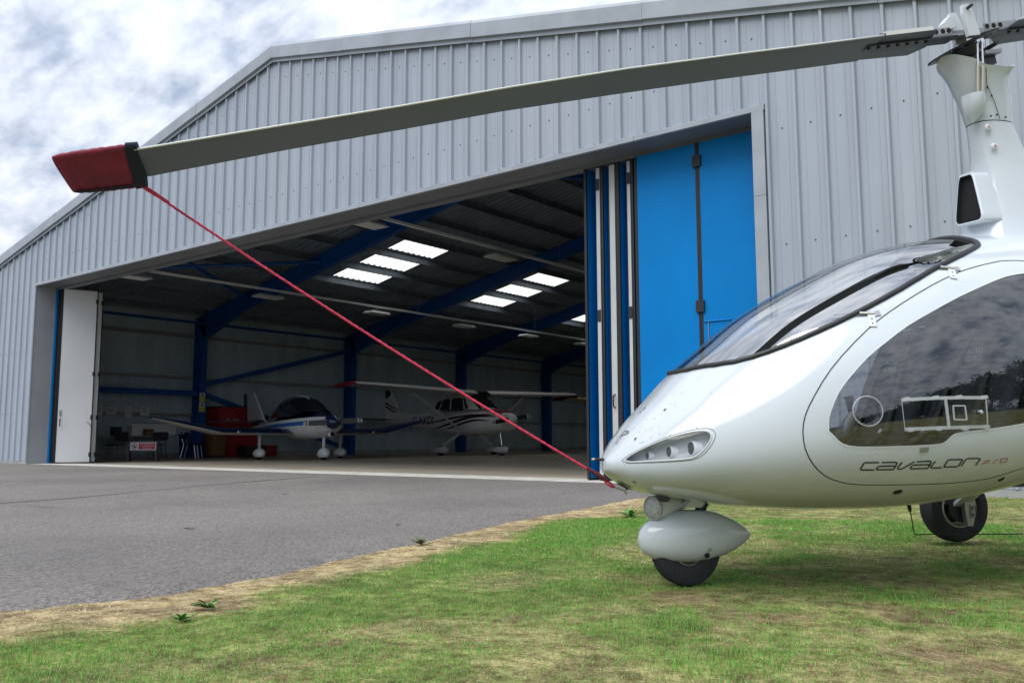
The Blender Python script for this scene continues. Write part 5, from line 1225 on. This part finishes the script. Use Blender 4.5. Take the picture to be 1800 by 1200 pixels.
MB().lathe([(0, .20), (.03, .21), (.12, .20), (.24, .13), (.33, .05), (.36, .002)], (2.13, 0, 1.07), (1, 0, 0), 24).build('spinner', M['navy'], rb, 60)
MB().lathe([(0, .24), (.015, .23), (.016, .001)], (2.10, 0, 1.05), (1, 0, 0), 24).build('nose_inlet', M['void'], rb)
MB().lathe([(0, .09), (.1, .088), (.13, .07)], (1.93, .05, .74), (1, .05, -.1), 16).build('carburettor_intake', M['acwhite'], rb, 60)
MB().lathe([(.125, .068), (.126, .001)], (1.93, .05, .74), (1, .05, -.1), 16).build('intake_mouth', M['void'], rb)
MB().lathe([(0, .05), (.008, .05), (.01, .001)], (1.55, .50, .93), (.3, 1, 0), 12).build('red_cap', M['acred'], rb)
prop(rb, 2.24, 1.07, .90, rad(4), M['propgrey'])
cs = interp_st([(1.18, 1.36, 1.40, .44), (.85, 1.28, 1.60, .52), (.45, 1.25, 1.80, .56), (0, 1.25, 1.87, .57), (-.5, 1.25, 1.86, .55), (-1.0, 1.25, 1.74, .48), (-1.5, 1.22, 1.52, .38), (-1.95, 1.20, 1.32, .27)], 24)
cn = MB().loft([[(x, w_ * math.copysign(abs(math.cos(a)) ** .8, math.cos(a)), zb + (zt - zb) * abs(math.sin(a)) ** .8) for a in np.linspace(0, PI, 21)] for x, zb, zt, w_ in cs], False).build('canopy', mat('dark_canopy', (.006, .010, .020), .06, spec=.7, coat=.5), rb, 60)
MB().tube([(x, 0, zt + .006) for x, zb, zt, w_ in cs[6:]], .022, 6).build('canopy_rail', M['acwhite'], cn, 60)
for side in (1, -1):
    wing(rb, [(side * y, le, te, z, th) for y, le, te, z, th in ((.40, .62, -1.10, .76, .20), (1.5, .62, -1.10, .77, .20), (2.55, .62, -1.10, .78, .20), (3.3, .48, -.96, .95, .16), (3.95, .30, -.74, 1.10, .11), (4.30, .10, -.55, 1.18, .05))], 'wing', M['navy'], M['acwhite'])
    wing(rb, [(side * y, le, te, z, th) for y, le, te, z, th in ((0, -3.45, -4.2, 1.18, .06), (1.55, -3.5, -4.2, 1.18, .05), (1.62, -3.65, -4.15, 1.18, .02))], 'tailplane', M['navy'], M['acwhite'])
    spat(rb, 0.0, side * 1.28, .72, .75, .30, .15, .05)
    ll = MB().lathe([(0, .05), (.012, .04), (.016, .001)], (.63, side * 2.1, .79), (1, 0, -.1), 10).build('landing_light', M['chrome'], rb)
spat(rb, 1.62, 0, .70, .70, .34, .14, .05)
MB().prism([(-3.0, 1.22), (-3.75, 1.25), (-4.5, 1.15), (-4.62, 2.16), (-4.02, 2.16)], (0, -.03, 0), (1, 0, 0), (0, 0, 1), (0, 1, 0), .06).build('fin', M['acwhite'], rb)
MB().prism([(-4.5, 1.15), (-4.85, 1.12), (-4.95, 2.16), (-4.62, 2.16)], (0, -.025, 0), (1, 0, 0), (0, 0, 1), (0, 1, 0), .05).build('rudder', M['navy'], rb)
MB().tube([(-1.55, 0, 1.5), (-1.75, 0, 1.86)], .008, 5).tube([(-.3, 0, 1.88), (-.34, 0, 2.0)], .006, 5).build('antenna', M['acwhite'], rb)

# --- high-wing four-seater; the builder also makes the one hidden at the back
def high_wing(loc, ang, label, body_m, trim, stripe, wing_m, reg_text):
    r = empty('high_wing_aeroplane', loc, ang)
    tag(r, label, 'aeroplane', 'aeroplanes parked in the hangar')
    fs_ = interp_st([(2.02, .92, 1.38, .34), (1.9, .82, 1.44, .44), (1.4, .74, 1.52, .50), (.95, .70, 1.58, .53), (.5, .68, 1.60, .54), (-.6, .70, 1.60, .54), (-1.3, .78, 1.58, .46), (-2.4, .95, 1.50, .31), (-3.6, 1.08, 1.46, .18), (-5.0, 1.20, 1.44, .06)], 36)
    f_ = MB().loft([fus_ring(*q, n=28, e=.72) for q in fs_], True, True, True).build('fuselage', body_m, r, 50)
    cb = interp_st([(.98, 1.56, 1.60, .46), (.62, 1.56, 1.86, .50), (.30, 1.56, 2.10, .52), (-.2, 1.56, 2.14, .52), (-.9, 1.56, 2.12, .48), (-1.35, 1.54, 1.90, .38), (-1.75, 1.50, 1.62, .28)], 22)
    cab = MB().loft([[(x, w_ * math.copysign(abs(math.cos(a)) ** .55, math.cos(a)), zb + (zt - zb) * abs(math.sin(a)) ** .6) for a in np.linspace(0, PI, 19)] for x, zb, zt, w_ in cb], False).build('cabin', body_m, r, 50)
    for side in (1, -1):
        y = side * .535
        for poly in ([(.36, 1.58), (.52, 1.60), (.30, 1.98), (.24, 1.98)], [(.28, 1.56), (.18, 1.98), (-.36, 1.98), (-.38, 1.56)], [(-.46, 1.56), (-.44, 1.97), (-.82, 1.95), (-1.02, 1.58)], [(-1.10, 1.60), (-.92, 1.94), (-1.15, 1.88), (-1.42, 1.62)]):
            yk = [side * (np.interp(-px_, [-.6, .8, 1.4], [.545, .53, .44]) - (pz - 1.56) * .06) for px_, pz in poly]
            vs = [(px_, yk[k], pz) for k, (px_, pz) in enumerate(poly)]
            s = MB(); s.add(vs + [(a, b_ + side * .008, c_) for a, b_, c_ in vs], [(0, 1, 2, 3), (7, 6, 5, 4)] + [(i, (i + 1) % 4, 4 + (i + 1) % 4, 4 + i) for i in range(4)]); s.build('window', M['void'] if False else mat_acwin, cab)
        # swept side stripes
        for z0_, z1_, amp, xs_, wd_ in ((1.30, 1.02, .10, (1.75, -1.6), .05), (1.16, .98, .08, (1.5, -.9), .04), (1.36, 1.18, .06, (1.85, -2.2), .035)):
            L_, R_ = [], []
            for k in range(18):
                f = k / 17; x = xs_[0] + (xs_[1] - xs_[0]) * f; z = z0_ + (z1_ - z0_) * f + amp * math.sin(f * 5.2); ww = wd_ * math.sin(PI * min(1, .08 + f * .9))
                q = min(fs_, key=lambda q_: abs(q_[0] - x)); zc, h = (q[1] + q[2]) / 2, (q[2] - q[1]) / 2
                def yy_(z_):
                    sn = max(-1, min(1, (z_ - zc) / h)); return side * (np.interp(-x, [-p_[0] for p_ in fs_], [p_[3] for p_ in fs_]) * math.sqrt(max(0, 1 - (abs(sn) ** (1 / .72)) ** 2)) ** .72 + .006)
                L_.append((x, yy_(z + ww), z + ww)); R_.append((x, yy_(z - ww), z - ww))
            MB().loft([L_, R_], False).build('side_stripe', stripe, f_)
        sw = wing(r, [(side * y_, le, te, z, th) for y_, le, te, z, th in ((.30, .78, -.85, 2.12, .19), (2.6, .78, -.85, 2.18, .18), (4.9, .62, -.60, 2.25, .13), (5.25, .58, -.55, 2.26, .11))], 'wing', wing_m, wing_m)
        wing(r, [(side * y_, le, te, z, th) for y_, le, te, z, th in ((5.25, .58, -.55, 2.26, .11), (5.40, .50, -.52, 2.24, .09), (5.52, .36, -.46, 2.18, .04))], 'wing_tip', trim, trim)
        MB().bar((.25, side * .53, .80), (.10, side * 2.65, 2.08), .03, .11, up=(1, 0, 0)).build('wing_strut', body_m, r)
        wing(r, [(side * y_, le, te, z, th) for y_, le, te, z, th in ((.04, -4.1, -5.05, 1.36, .06), (1.7, -4.3, -5.0, 1.36, .04))], 'tailplane', body_m, body_m)
        spat(r, -.05, side * 1.26, .28, .78, .27, .12, .04, body_m)
        MB().bar((-.05, side * .45, .74), (-.05, side * 1.24, .30), .09, .03, up=(1, 0, 0)).build('gear_leg', body_m, r)
        MB().bar((.88, side * .40, 1.60), (.42, side * .47, 2.06), .03, .03).build('windscreen_pillar', body_m, cab)
    ws_ = MB().loft([[(.96, y_, 1.585 + .0 * y_) for y_ in np.linspace(-.45, .45, 7)], [(.60, y_ * 1.0, 1.88) for y_ in np.linspace(-.47, .47, 7)], [(.34, y_, 2.10) for y_ in np.linspace(-.47, .47, 7)]], False).build('windscreen', mat_acwin, r)
    ws_.location = (.02, 0, .01)
    spat(r, 1.62, 0, .34, .70, .27, .12, .03, body_m)
    MB().tube([(1.62, 0, .32), (1.55, 0, .78)], .045, 8).build('nose_leg', M['chrome'], r, 50)
    MB().loft([[(x, y_, z) for y_ in np.linspace(-.40, .40, 5)] for x, z in ((1.9, 1.455), (1.4, 1.532), (.97, 1.592))], False).build('cowl_top', trim, f_, 60)
    MB().lathe([(0, .17), (.08, .165), (.22, .10), (.34, .02), (.35, .001)], (2.02, 0, 1.22), (1, 0, 0), 20).build('spinner', body_m, r, 60)
    prop(r, 2.08, 1.22, .93, rad(8), M['dark'])
    for y_ in (-.22, .22): MB().lathe([(0, .10), (.004, .10), (.005, .001)], (2.0, y_, 1.20), (1, 0, 0), 14).build('cooling_inlet', M['void'], r)
    MB().prism([(-3.2, 1.46), (-3.9, 1.60), (-4.55, 2.55), (-5.15, 2.55), (-5.35, 1.40), (-4.6, 1.36)], (0, -.03, 0), (1, 0, 0), (0, 0, 1), (0, 1, 0), .06).build('fin', body_m, r)
    for side in (-1, 1):
        MB().prism([(-4.40, 2.32), (-4.62, 2.56), (-5.12, 2.56), (-5.00, 2.12), (-4.6, 2.16)], (0, side * .031, 0), (1, 0, 0), (0, 0, 1), (0, side, 0), .004).build('fin_panel', stripe, r)
        for dz in (0, -.13): MB().prism([(-3.75, 1.66 + dz * .6), (-4.3, 1.74 + dz), (-5.0, 2.02 + dz), (-4.95, 2.08 + dz), (-4.3, 1.80 + dz)], (0, side * .031, 0), (1, 0, 0), (0, 0, 1), (0, side, 0), .003).build('fin_stripe', stripe, r)
    for p0, p1 in (((.05, .25, 2.18), (-.45, .25, 2.66)), ((-.6, -.25, 2.18), (-1.0, -.25, 2.6))):
        MB().tube([p0, p1], .007, 5).build('whip_antenna', M['dark'], r)
    if reg_text:
        for side in (-1, 1):
            o = child('registration', text_mesh(reg_text, .42, M['ink'], 'registration', ext=.004), f_)
            o.rotation_euler = (rad(90), 0, 0 if side < 0 else PI); o.location = (-2.05, side * .415, 1.22); o.rotation_euler[2] += rad(-8) * (1 if side < 0 else -1)
    return r
mat_acwin = mat('aeroplane_window', (.012, .016, .020), .05, spec=.6)
hw = high_wing((1.08, 15.24, 0), rad(-6), 'white high-wing light aeroplane with dark red swoosh stripes and registration letters', M['acwhite'], M['acred'], mat('plum_stripe', (.045, .008, .018), .35), M['acwhite'], 'G-AXDI')
hw.scale = (1.06, 1.06, 1.06)
high_wing((3.0, 25.6, 0), rad(165), 'red and cream light aeroplane at the dark back of the hangar beside the folded doors', M['acred'], M['acred'], M['cream'], M['cream'], None)

# ------------------------------------------------------------------ things along the left hangar wall
sg_ = empty('warning_board', ((-0.46, 3.23)[0], (-0.46, 3.23)[1], 0), rad(52))
tag(sg_, 'low folding board with red and white no admittance sign standing on the hangar floor', 'sign board')
MB().prism([(-.335, .30), (.335, .30), (.335, .52), (-.335, .52)], (0, -.010, 0), (1, 0, 0), (0, .10, .995), (0, -1, 0), .012).build('panel', M['signwhite'], sg_)
def spl(poly, m, nm, t_=.003, o_=-.0225): return MB().prism(poly, (0, o_, 0), (1, 0, 0), (0, .10, .995), (0, -1, 0), t_).build(nm, m, sg_)
spl([(-.115, .325), (.310, .325), (.310, .497), (-.115, .497)], M['signred'], 'red_field')
spl([(-.225 + .078 * math.cos(a), .41 + .078 * math.sin(a)) for a in np.linspace(0, 2 * PI, 24, endpoint=False)], M['ink'], 'prohibition_ring')
spl([(-.225 + .062 * math.cos(a), .41 + .062 * math.sin(a)) for a in np.linspace(0, 2 * PI, 24, endpoint=False)], M['signwhite'], 'ring_field', .002, -.026)
spl([(-.27, .44), (-.255, .46), (-.18, .38), (-.195, .365)], M['ink'], 'bar', .002, -.0285)
spl([(-.255, .39), (-.225, .365), (-.195, .39), (-.195, .43), (-.21, .425), (-.225, .44), (-.24, .42)], M['ink'], 'hand_mark', .002, -.031)
for k, ln in enumerate(('No admittance', 'to unauthorised', 'personnel')):
    o = child('lettering', text_mesh(ln, .056, M['signwhite'], 'lettering', ext=.001), sg_); o.rotation_euler = (rad(84.3), 0, 0); o.location = (.098, -.0275 + .10 * (.465 - .054 * k) , .463 - .054 * k)
for x in (-.36, .36):
    MB().bar((x, .045, .545), (x, -.05, .0), .035, .03).build('leg', M['dark'], sg_); MB().bar((x, .06, .53), (x, .28, .0), .035, .03).build('leg', M['dark'], sg_)
MB().box(-.375, .375, -.02, .01, .265, .295).build('rail', M['dark'], sg_); MB().box(-.375, .375, .035, .060, .535, .56).build('rail', M['dark'], sg_)
# table
tb = empty('work_table', (-3.30, 3.75, 0)); tag(tb, 'long pale-topped table against the left hangar wall behind the chairs', 'table')
MB().box(-.36, .36, -1.5, 1.6, .69, .72).build('table_top', M['tabletop'], tb)
for x in (-.3, .3):
    for y in (-1.4, 1.5): MB().tube([(x, y, 0), (x, y, .69)], .02, 8).build('leg', M['galv'], tb, 60)
def chair(loc, rz, label, legm):
    r = empty('chair', loc, rz); tag(r, label, 'chair', 'chairs by the hangar table')
    MB().loft([[(x, y, .44 + .02 * abs(y) / .2) for y in (-.22, -.1, .1, .22)] for x in (-.2, -.05, .2)] + [[(x, y, .41 + .02 * abs(y) / .2) for y in (-.22, -.1, .1, .22)] for x in (.2, -.05, -.2)], False).build('seat', M['chair'], r, 60)
    bk = [(-.18, .56, .20), (-.20, .66, .23), (-.215, .76, .225), (-.225, .82, .18)]
    MB().loft([[(x - .03 * (1 - abs(y) ** 2), y * w_, z) for y in (-1, -.6, 0, .6, 1)] for x, z, w_ in bk] + [[(x - .05, y * w_, z) for y in (-1, -.6, 0, .6, 1)] for x, z, w_ in bk[::-1]], False).build('backrest', M['chair'], r, 60)
    for sx in (-1, 1):
        MB().tube([(.18 * 1.1, sx * .2, 0), (.14, sx * .18, .42)], .011, 7).build('leg', legm, r, 60)
        MB().tube([(-.26, sx * .2, 0), (-.16, sx * .18, .42)], .011, 7).build('leg', legm, r, 60)
        MB().tube([(-.16, sx * .18, .42), (-.22, sx * .16, .62)], .010, 7).build('back_tube', legm, r, 60)
    return r
chair((-2.55, 3.55, 0), rad(190), 'grey-backed chair beside the table, leftmost of the four chairs', M['galv'])
chair((-2.35, 4.75, 0), rad(170), 'dark chair directly behind the no admittance board', M['dark'])
chair((-2.25, 5.75, 0), rad(60), 'dark chair with bright metal legs right of the no admittance board', M['chrome'])
chair((-2.75, 6.25, 0), rad(40), 'navy chair in front of the blue bin, nearest the first blue column', M['chrome'])
b = empty('storage_bin', (-3.05, 6.30, 0)); tag(b, 'dark blue plastic bin in front of the first blue column', 'bin')
MB().loft([[(x * s_, y * s_, z) for x, y in ((-.24, -.28), (.24, -.28), (.24, .28), (-.24, .28))] for s_, z in ((.88, .0), (1, .70))], True, True, True).build('tub', M['binblue'], b)
MB().box(-.26, .26, -.30, .30, .702, .76).build('lid', M['binblue'], b)
b = empty('wooden_cabinet', (-3.15, 7.25, 0)); tag(b, 'small brown wooden cabinet right of the first blue column', 'cabinet')
MB().box(-.24, .24, -.25, .25, .06, .74).build('carcass', M['wood'], b); MB().box(-.20, .20, -.21, .21, 0, .058).build('plinth', M['dark'], b)
MB().box(.242, .258, -.23, .23, .08, .72).build('door', M['wood'], b)
b = empty('red_cupboard', (-3.45, 8.05, 0)); tag(b, 'tall dark red metal cupboard with white lettering against the left wall', 'cupboard')
MB().box(-.35, .35, -.72, .82, 0.0, 1.66).build('carcass', M['redcab'], b)
MB().box(-.37, .37, -.74, .84, 1.662, 1.70).build('top', M['dark'], b)
for y0, y1 in ((-.70, .04), (.06, .80)):
    d = MB().box(.352, .368, y0, y1, .06, 1.62).build('door', M['redcab'], b); MB().box(.370, .39, y1 - .08 if y0 < 0 else y0 + .04, y1 - .04 if y0 < 0 else y0 + .08, .80, .95).build('handle', M['dark'], d)
for wtx, wy in (('Fire', -.36), ('Point', -.07)):
    o = child('lettering', text_mesh(wtx, .11, M['signwhite'], 'lettering', ext=.001), b); o.rotation_euler = (rad(90), 0, rad(90)); o.location = (.371, wy, 1.25)
b = empty('tug_cart', (-2.6, 8.3, 0)); tag(b, 'low dark ground cart with small wheels under the wing by the red cupboard', 'cart')
MB().box(-.25, .25, -.4, .4, .14, .38).build('deck', M['dark'], b); 
for x in (-.2, .2):
    for y in (-.3, .3): MB().lathe([(-.03, .02), (-.03, .08), (.03, .08), (.03, .02)], (x, y, .08), (1, 0, 0), 14, caps=True).build('wheel', M['tyre'], b)
b = empty('red_crate', (-3.0, 9.25, 0)); tag(b, 'small red crate on the floor right of the cart', 'crate')
MB().loft([[(x * s_, y * s_, z) for x, y in ((-.2, -.25), (.2, -.25), (.2, .25), (-.2, .25))] for s_, z in ((.92, 0), (1, .36))], True, True, True).build('tub', M['redcab'], b); MB().box(-.21, .21, -.26, .26, .362, .39).build('rim', M['redcab'], b)
def notice(loc, w_, h, label, m, along='y', lines=3):
    r = empty('notice', loc); tag(r, label, 'notice', 'notices on the hangar wall')
    MB().box(0, .006, -w_ / 2, w_ / 2, -h / 2, h / 2).build('sheet', m, r)
    for k in range(lines): MB().box(.0065, .0075, -w_ * .36, w_ * (.36 if k % 2 else .2), h * (.3 - .2 * k) - .008, h * (.3 - .2 * k) + .008).build('print_line', M['grey_ink'], r)
    return r
notice((X0 + .165, 3.62, 1.47), .26, .26, 'framed picture notice nearest the white door leaf', M['paper'])
notice((X0 + .165, 4.02, 1.47), .30, .22, 'landscape white notice, second from the white door leaf', M['paper'])
notice((X0 + .165, 4.58, 1.44), .20, .32, 'portrait white notice, third from the white door leaf', M['paper'])
notice((X0 + .165, 5.12, 1.48), .30, .24, 'landscape white notice closest to the first blue column', M['paper'])
for z, lb in ((1.98, 'upper yellow warning sign on the first blue column'), (1.655, 'lower yellow warning sign on the first blue column')):
    r = empty('warning_sign', (X0 + .562, 6.90, z)); tag(r, lb, 'sign', 'yellow signs on the blue column')
    MB().box(0, .004, -.105, .105, -.15, .15).build('plate', M['paper'], r); MB().box(.0045, .006, -.09, .09, -.14, .03).build('text_field', M['yellow'], r)
    MB().prism([(-.075, .045), (.075, .045), (0, .14)], (.0045, 0, 0), (0, 1, 0), (0, 0, 1), (1, 0, 0), .002).build('triangle', M['yellow'], r)
    MB().prism([(-.055, .055), (.055, .055), (0, .125)], (.0067, 0, 0), (0, 1, 0), (0, 0, 1), (1, 0, 0), .001).build('triangle_mark', M['ink'], r)
wbd = empty('white_board', (-3.62, 5.35, .74)); tag(wbd, 'pale board leaning at the back of the table near the first blue column', 'board')
MB().box(-.01, .01, -.85, .75, 0, .38).build('board', M['paper'], wbd); MB().box(.0105, .02, -.85, .75, .355, .38).build('top_rail', M['galv'], wbd)
for (loc, sz, m, nm, lb) in (((-3.35, 3.95, .72), (.12, .12, .24), M['dark'], 'desk_box', 'dark box on the table below the notices'), ((-3.35, 4.55, .72), (.13, .16, .30), M['paper'], 'paper_stack', 'white papers standing on the table below the third notice'), ((-3.25, 4.95, .72), (.10, .12, .18), M['wood'], 'carton', 'small brown carton on the table')):
    r = empty(nm, loc); tag(r, lb, 'box')
    MB().box(-sz[0], sz[0], -sz[1], sz[1], .002, sz[2]).build('body', m, r); MB().box(-sz[0] - .004, sz[0] + .004, -sz[1] - .004, sz[1] + .004, sz[2] + .001, sz[2] + .02).build('lid', m, r)

# ------------------------------------------------------------------ grass blades
def sample_lawn(n, r0, r1, a0, a1, p):
    u = RNG.random(n); r_ = (r0 ** p + u * (r1 ** p - r0 ** p)) ** (1 / p)
    a = rad(90) + YAW + np.radians(RNG.uniform(a0, a1, n))
    return CAM[0] + r_ * np.cos(a), CAM[1] + r_ * np.sin(a), r_
def blades(name, x, y, r_, h, wd, lean, colr, label):
    n = len(x); az = RNG.uniform(0, 2 * PI, n); dx, dy = np.cos(az), np.sin(az); px_, py_ = -dy, dx
    ix = np.clip(np.searchsorted(gy, y) - 1, 0, len(gy) - 2)
    z0 = zg(x, y) + 0.022 * (fbm(x * 2.1, y * 2.1, 8, 3) - 0.5) - 0.010
    co_ = np.zeros((n, 5, 3)); ho = h * np.sin(lean); vz = h * np.cos(lean)
    twx, twy = px_ * wd / 2, py_ * wd / 2
    def put(k, fx, fz, sgn_, wf):
        co_[:, k, 0] = x + dx * ho * fx + sgn_ * twx * wf; co_[:, k, 1] = y + dy * ho * fx + sgn_ * twy * wf; co_[:, k, 2] = z0 + vz * fz
    put(0, 0, 0, -1, 1); put(1, 0, 0, 1, 1); put(2, .38, .62, 1, .8); put(3, .38, .62, -1, .8); put(4, 1, 1, 0, 0)
    me = bpy.data.meshes.new(name); me.vertices.add(n * 5); me.vertices.foreach_set('co', co_.astype(np.float32).ravel())
    base = np.arange(n)[:, None] * 5
    lv = np.concatenate([base + np.array([[0, 1, 2, 3]]), base + np.array([[3, 2, 4]])], 1).ravel()
    me.loops.add(n * 7); me.loops.foreach_set('vertex_index', lv.astype(np.int32))
    me.polygons.add(n * 2)
    stt = (np.arange(n)[:, None] * 7 + np.array([[0, 4]])).ravel(); me.polygons.foreach_set('loop_start', stt.astype(np.int32))
    me.update(); me.validate()
    at = me.color_attributes.new('tone', 'FLOAT_COLOR', 'POINT')
    cc = np.repeat(colr[:, None, :], 5, 1); cc = np.concatenate([cc, np.ones((n, 5, 1))], 2)
    at.data.foreach_set('color', cc.astype(np.float32).ravel())
    me.materials.append(GRASSM)
    return tag(link(name, me), label, 'grass', kind='stuff')
GRASSM = attr_mat('grass_blade', 0.6, trans=0.25)
xs1, ys1, rs1 = sample_lawn(430000, 1.9, 7.0, -46, 46, 1.35)
xs2, ys2, rs2 = sample_lawn(170000, 6.2, 19.0, -46, 40, 1.2)
x = np.concatenate([xs1, xs2]); y = np.concatenate([ys1, ys2]); r_ = np.concatenate([rs1, rs2])
de, lush, cover, bare = grass_state(x, y)
ok = (de > -0.035 + 0.03 * RNG.random(len(x))) & (y < -0.06) & (RNG.random(len(x)) < np.clip(cover * (0.45 + 0.55 * lush) + 0.05, 0, 1))
x, y, r_, lush, de, cover = (q[ok] for q in (x, y, r_, lush, de, cover))
n = len(x); rnd = RNG.random(n); dry = RNG.random(n) > lush * 0.96 + 0.04
h = np.where(dry, RNG.uniform(.006, .018, n), RNG.uniform(.008, .022, n) + .006 * lush) * 0.88 * (1 + 0.6 * (fbm(x * 1.9, y * 1.9, 91, 3) - .5))
lean = np.where(dry, RNG.uniform(.6, 1.45, n), RNG.uniform(.1, 1.05, n))
wd = RNG.uniform(.0016, .0030, n) * np.clip(r_ / 4.2, .8, 4.0)
hue = RNG.random(n)[:, None]
gr = GREEN * (1 - hue) + LUSH * hue; gr = gr * (1 - .35 * (1 - lush[:, None])) + OLIVE * .35 * (1 - lush[:, None])
dr = STRAW * (1 - hue) + PALE * hue * .9; dr = np.where(RNG.random(n)[:, None] < .25, SOIL * 1.5, dr)
dr = np.where((lush > .45)[:, None], dr * .5 + OLIVE * .55, dr)
colr = np.where(dry[:, None], dr, gr) * (0.75 + 0.55 * RNG.random(n)[:, None])
blades('grass', x, y, r_, h, wd, lean, colr, 'short patchy green and straw-coloured grass around the gyrocopter')
# dead stalks lying on the parched margin
xs3, ys3, rs3 = sample_lawn(110000, 1.9, 14, -46, 40, 1.2)
de, lush, cover, bare = grass_state(xs3, ys3); ok = (de > -.02) & (ys3 < -.08) & (lush < .5) & (RNG.random(len(xs3)) < .8); x, y, r_ = xs3[ok], ys3[ok], rs3[ok]; n = len(x)
hue = RNG.random(n)[:, None]
blades('dead_grass', x, y, r_, RNG.uniform(.012, .045, n), RNG.uniform(.0014, .0028, n) * np.clip(r_ / 4, .8, 3.5), RNG.uniform(1.15, 1.5, n), (STRAW * (1 - hue) + PALE * hue) * (0.7 + .5 * RNG.random(n)[:, None]), 'pale dead grass stalks lying along the tarmac edge')
# broad-leaved weeds
def weed(x, y, size, label, seed, m):
    rg = random.Random(seed); r = empty('weed', (x, y, float(zg(x, y)) - .004), rg.uniform(0, 6)); tag(r, label, 'weed', 'weeds in the lawn')
    for k in range(26):
        a = rg.uniform(0, 6.28); L_ = size * rg.uniform(.30, 1.0); tilt = rg.uniform(.15, 1.15); c_, s_ = math.cos(a), math.sin(a); L2, R2, C2 = [], [], []
        for j in range(7):
            f = j / 6; rr__ = L_ * f * math.cos(tilt) ; z = .006 + L_ * (f * math.sin(tilt) - .45 * f * f * math.sin(tilt)); w_ = L_ * rg.uniform(.10, .18) * math.sin(PI * min(1, f * .93 + .05)) ** .8 * (1 + .25 * math.sin(j * 2.5))
            C2.append((c_ * rr__, s_ * rr__, z - .003)); L2.append((c_ * rr__ - s_ * w_, s_ * rr__ + c_ * w_, z)); R2.append((c_ * rr__ + s_ * w_, s_ * rr__ - c_ * w_, z))
        MB().loft([L2, C2, R2], False).build('leaf', m, r, 60)
mw1 = mat('weed_leaf', (.14, .30, .06), .6, var=.35, vscale=30); mw2 = mat('weed_leaf_dark', (.13, .15, .06), .7, var=.35, vscale=30)
weed(19.67, -7.72, .075, 'largest leafy weed in the lush strip at lower left', 1, mw1)
weed(19.80, -7.91, .07, 'broad weed at the left end of the lush strip, nearest the camera', 2, mw1)
weed(18.93, -5.78, .09, 'dark withered weed on the tarmac edge in the middle', 4, mw2)
weed(19.12, -3.62, .13, 'leafy weed by the tarmac edge just left of the nose wheel', 5, mw1)

# ------------------------------------------------------------------ trees beyond the right edge (they show in the door glass)
leafm = mat('tree_leaf', (.045, .080, .026), .7, var=.4, vscale=.8)
trees = [(79, 14, 20, 6.5), (76, 7, 19.5, 6.2), (77, 1, 18, 6.0), (74, -4, 16.5, 5.8), (76, -8.5, 14.5, 5.4), (74, -13, 12, 5.0), (76, -17.5, 9.8, 4.8), (74, -22, 7.6, 4.4), (76, -26.5, 5.8, 4.2), (74, -31, 4.2, 4.0), (75, -36, 3.2, 3.8)]
for i, (tx_, ty_, th_, tr_) in enumerate(trees):
    r = empty('tree', (tx_, ty_, -.14)); tag(r, 'dark leafy tree in the row beyond the lawn, reflected in the cabin door glass', 'tree', 'trees beyond the lawn')
    tk = MB().tube([(0, 0, 0), (.1, .05, th_ * .3), (.0, .1, th_ * .6)], [.28, .2, .1], 8)
    for k in range(6):
        a = k * 1.05; tk.tube([(0, .05, th_ * (.3 + .05 * k)), (math.cos(a) * tr_ * .5, math.sin(a) * tr_ * .5, th_ * (.5 + .05 * k))], [.09, .03], 6)
    tk.build('trunk', M['bark'], r, 60)
    nc = 4200; cl = RNG.normal(size=(60, 3)); cl /= np.linalg.norm(cl, axis=1, keepdims=True); cl *= RNG.uniform(.35, 1, (60, 1)) ** .5
    cl = cl * np.array([tr_ * .85, tr_ * .85, th_ * .47]) + np.array([0, 0, th_ * .50])
    pc = cl[RNG.integers(0, 60, nc)] + RNG.normal(size=(nc, 3)) * .7
    a1 = RNG.normal(size=(nc, 3)); a1 /= np.linalg.norm(a1, axis=1, keepdims=True); a2 = np.cross(a1, RNG.normal(size=(nc, 3))); a2 /= np.linalg.norm(a2, axis=1, keepdims=True); sz = RNG.uniform(.25, .50, (nc, 1))
    vv = np.stack([pc + a1 * sz, pc + a2 * sz * .6, pc - a1 * sz, pc - a2 * sz * .6], 1).reshape(-1, 3)
    me = bpy.data.meshes.new('crown'); me.from_pydata(vv.tolist(), [], [(4 * k, 4 * k + 1, 4 * k + 2, 4 * k + 3) for k in range(nc)]); me.materials.append(leafm); link('crown', me, r)
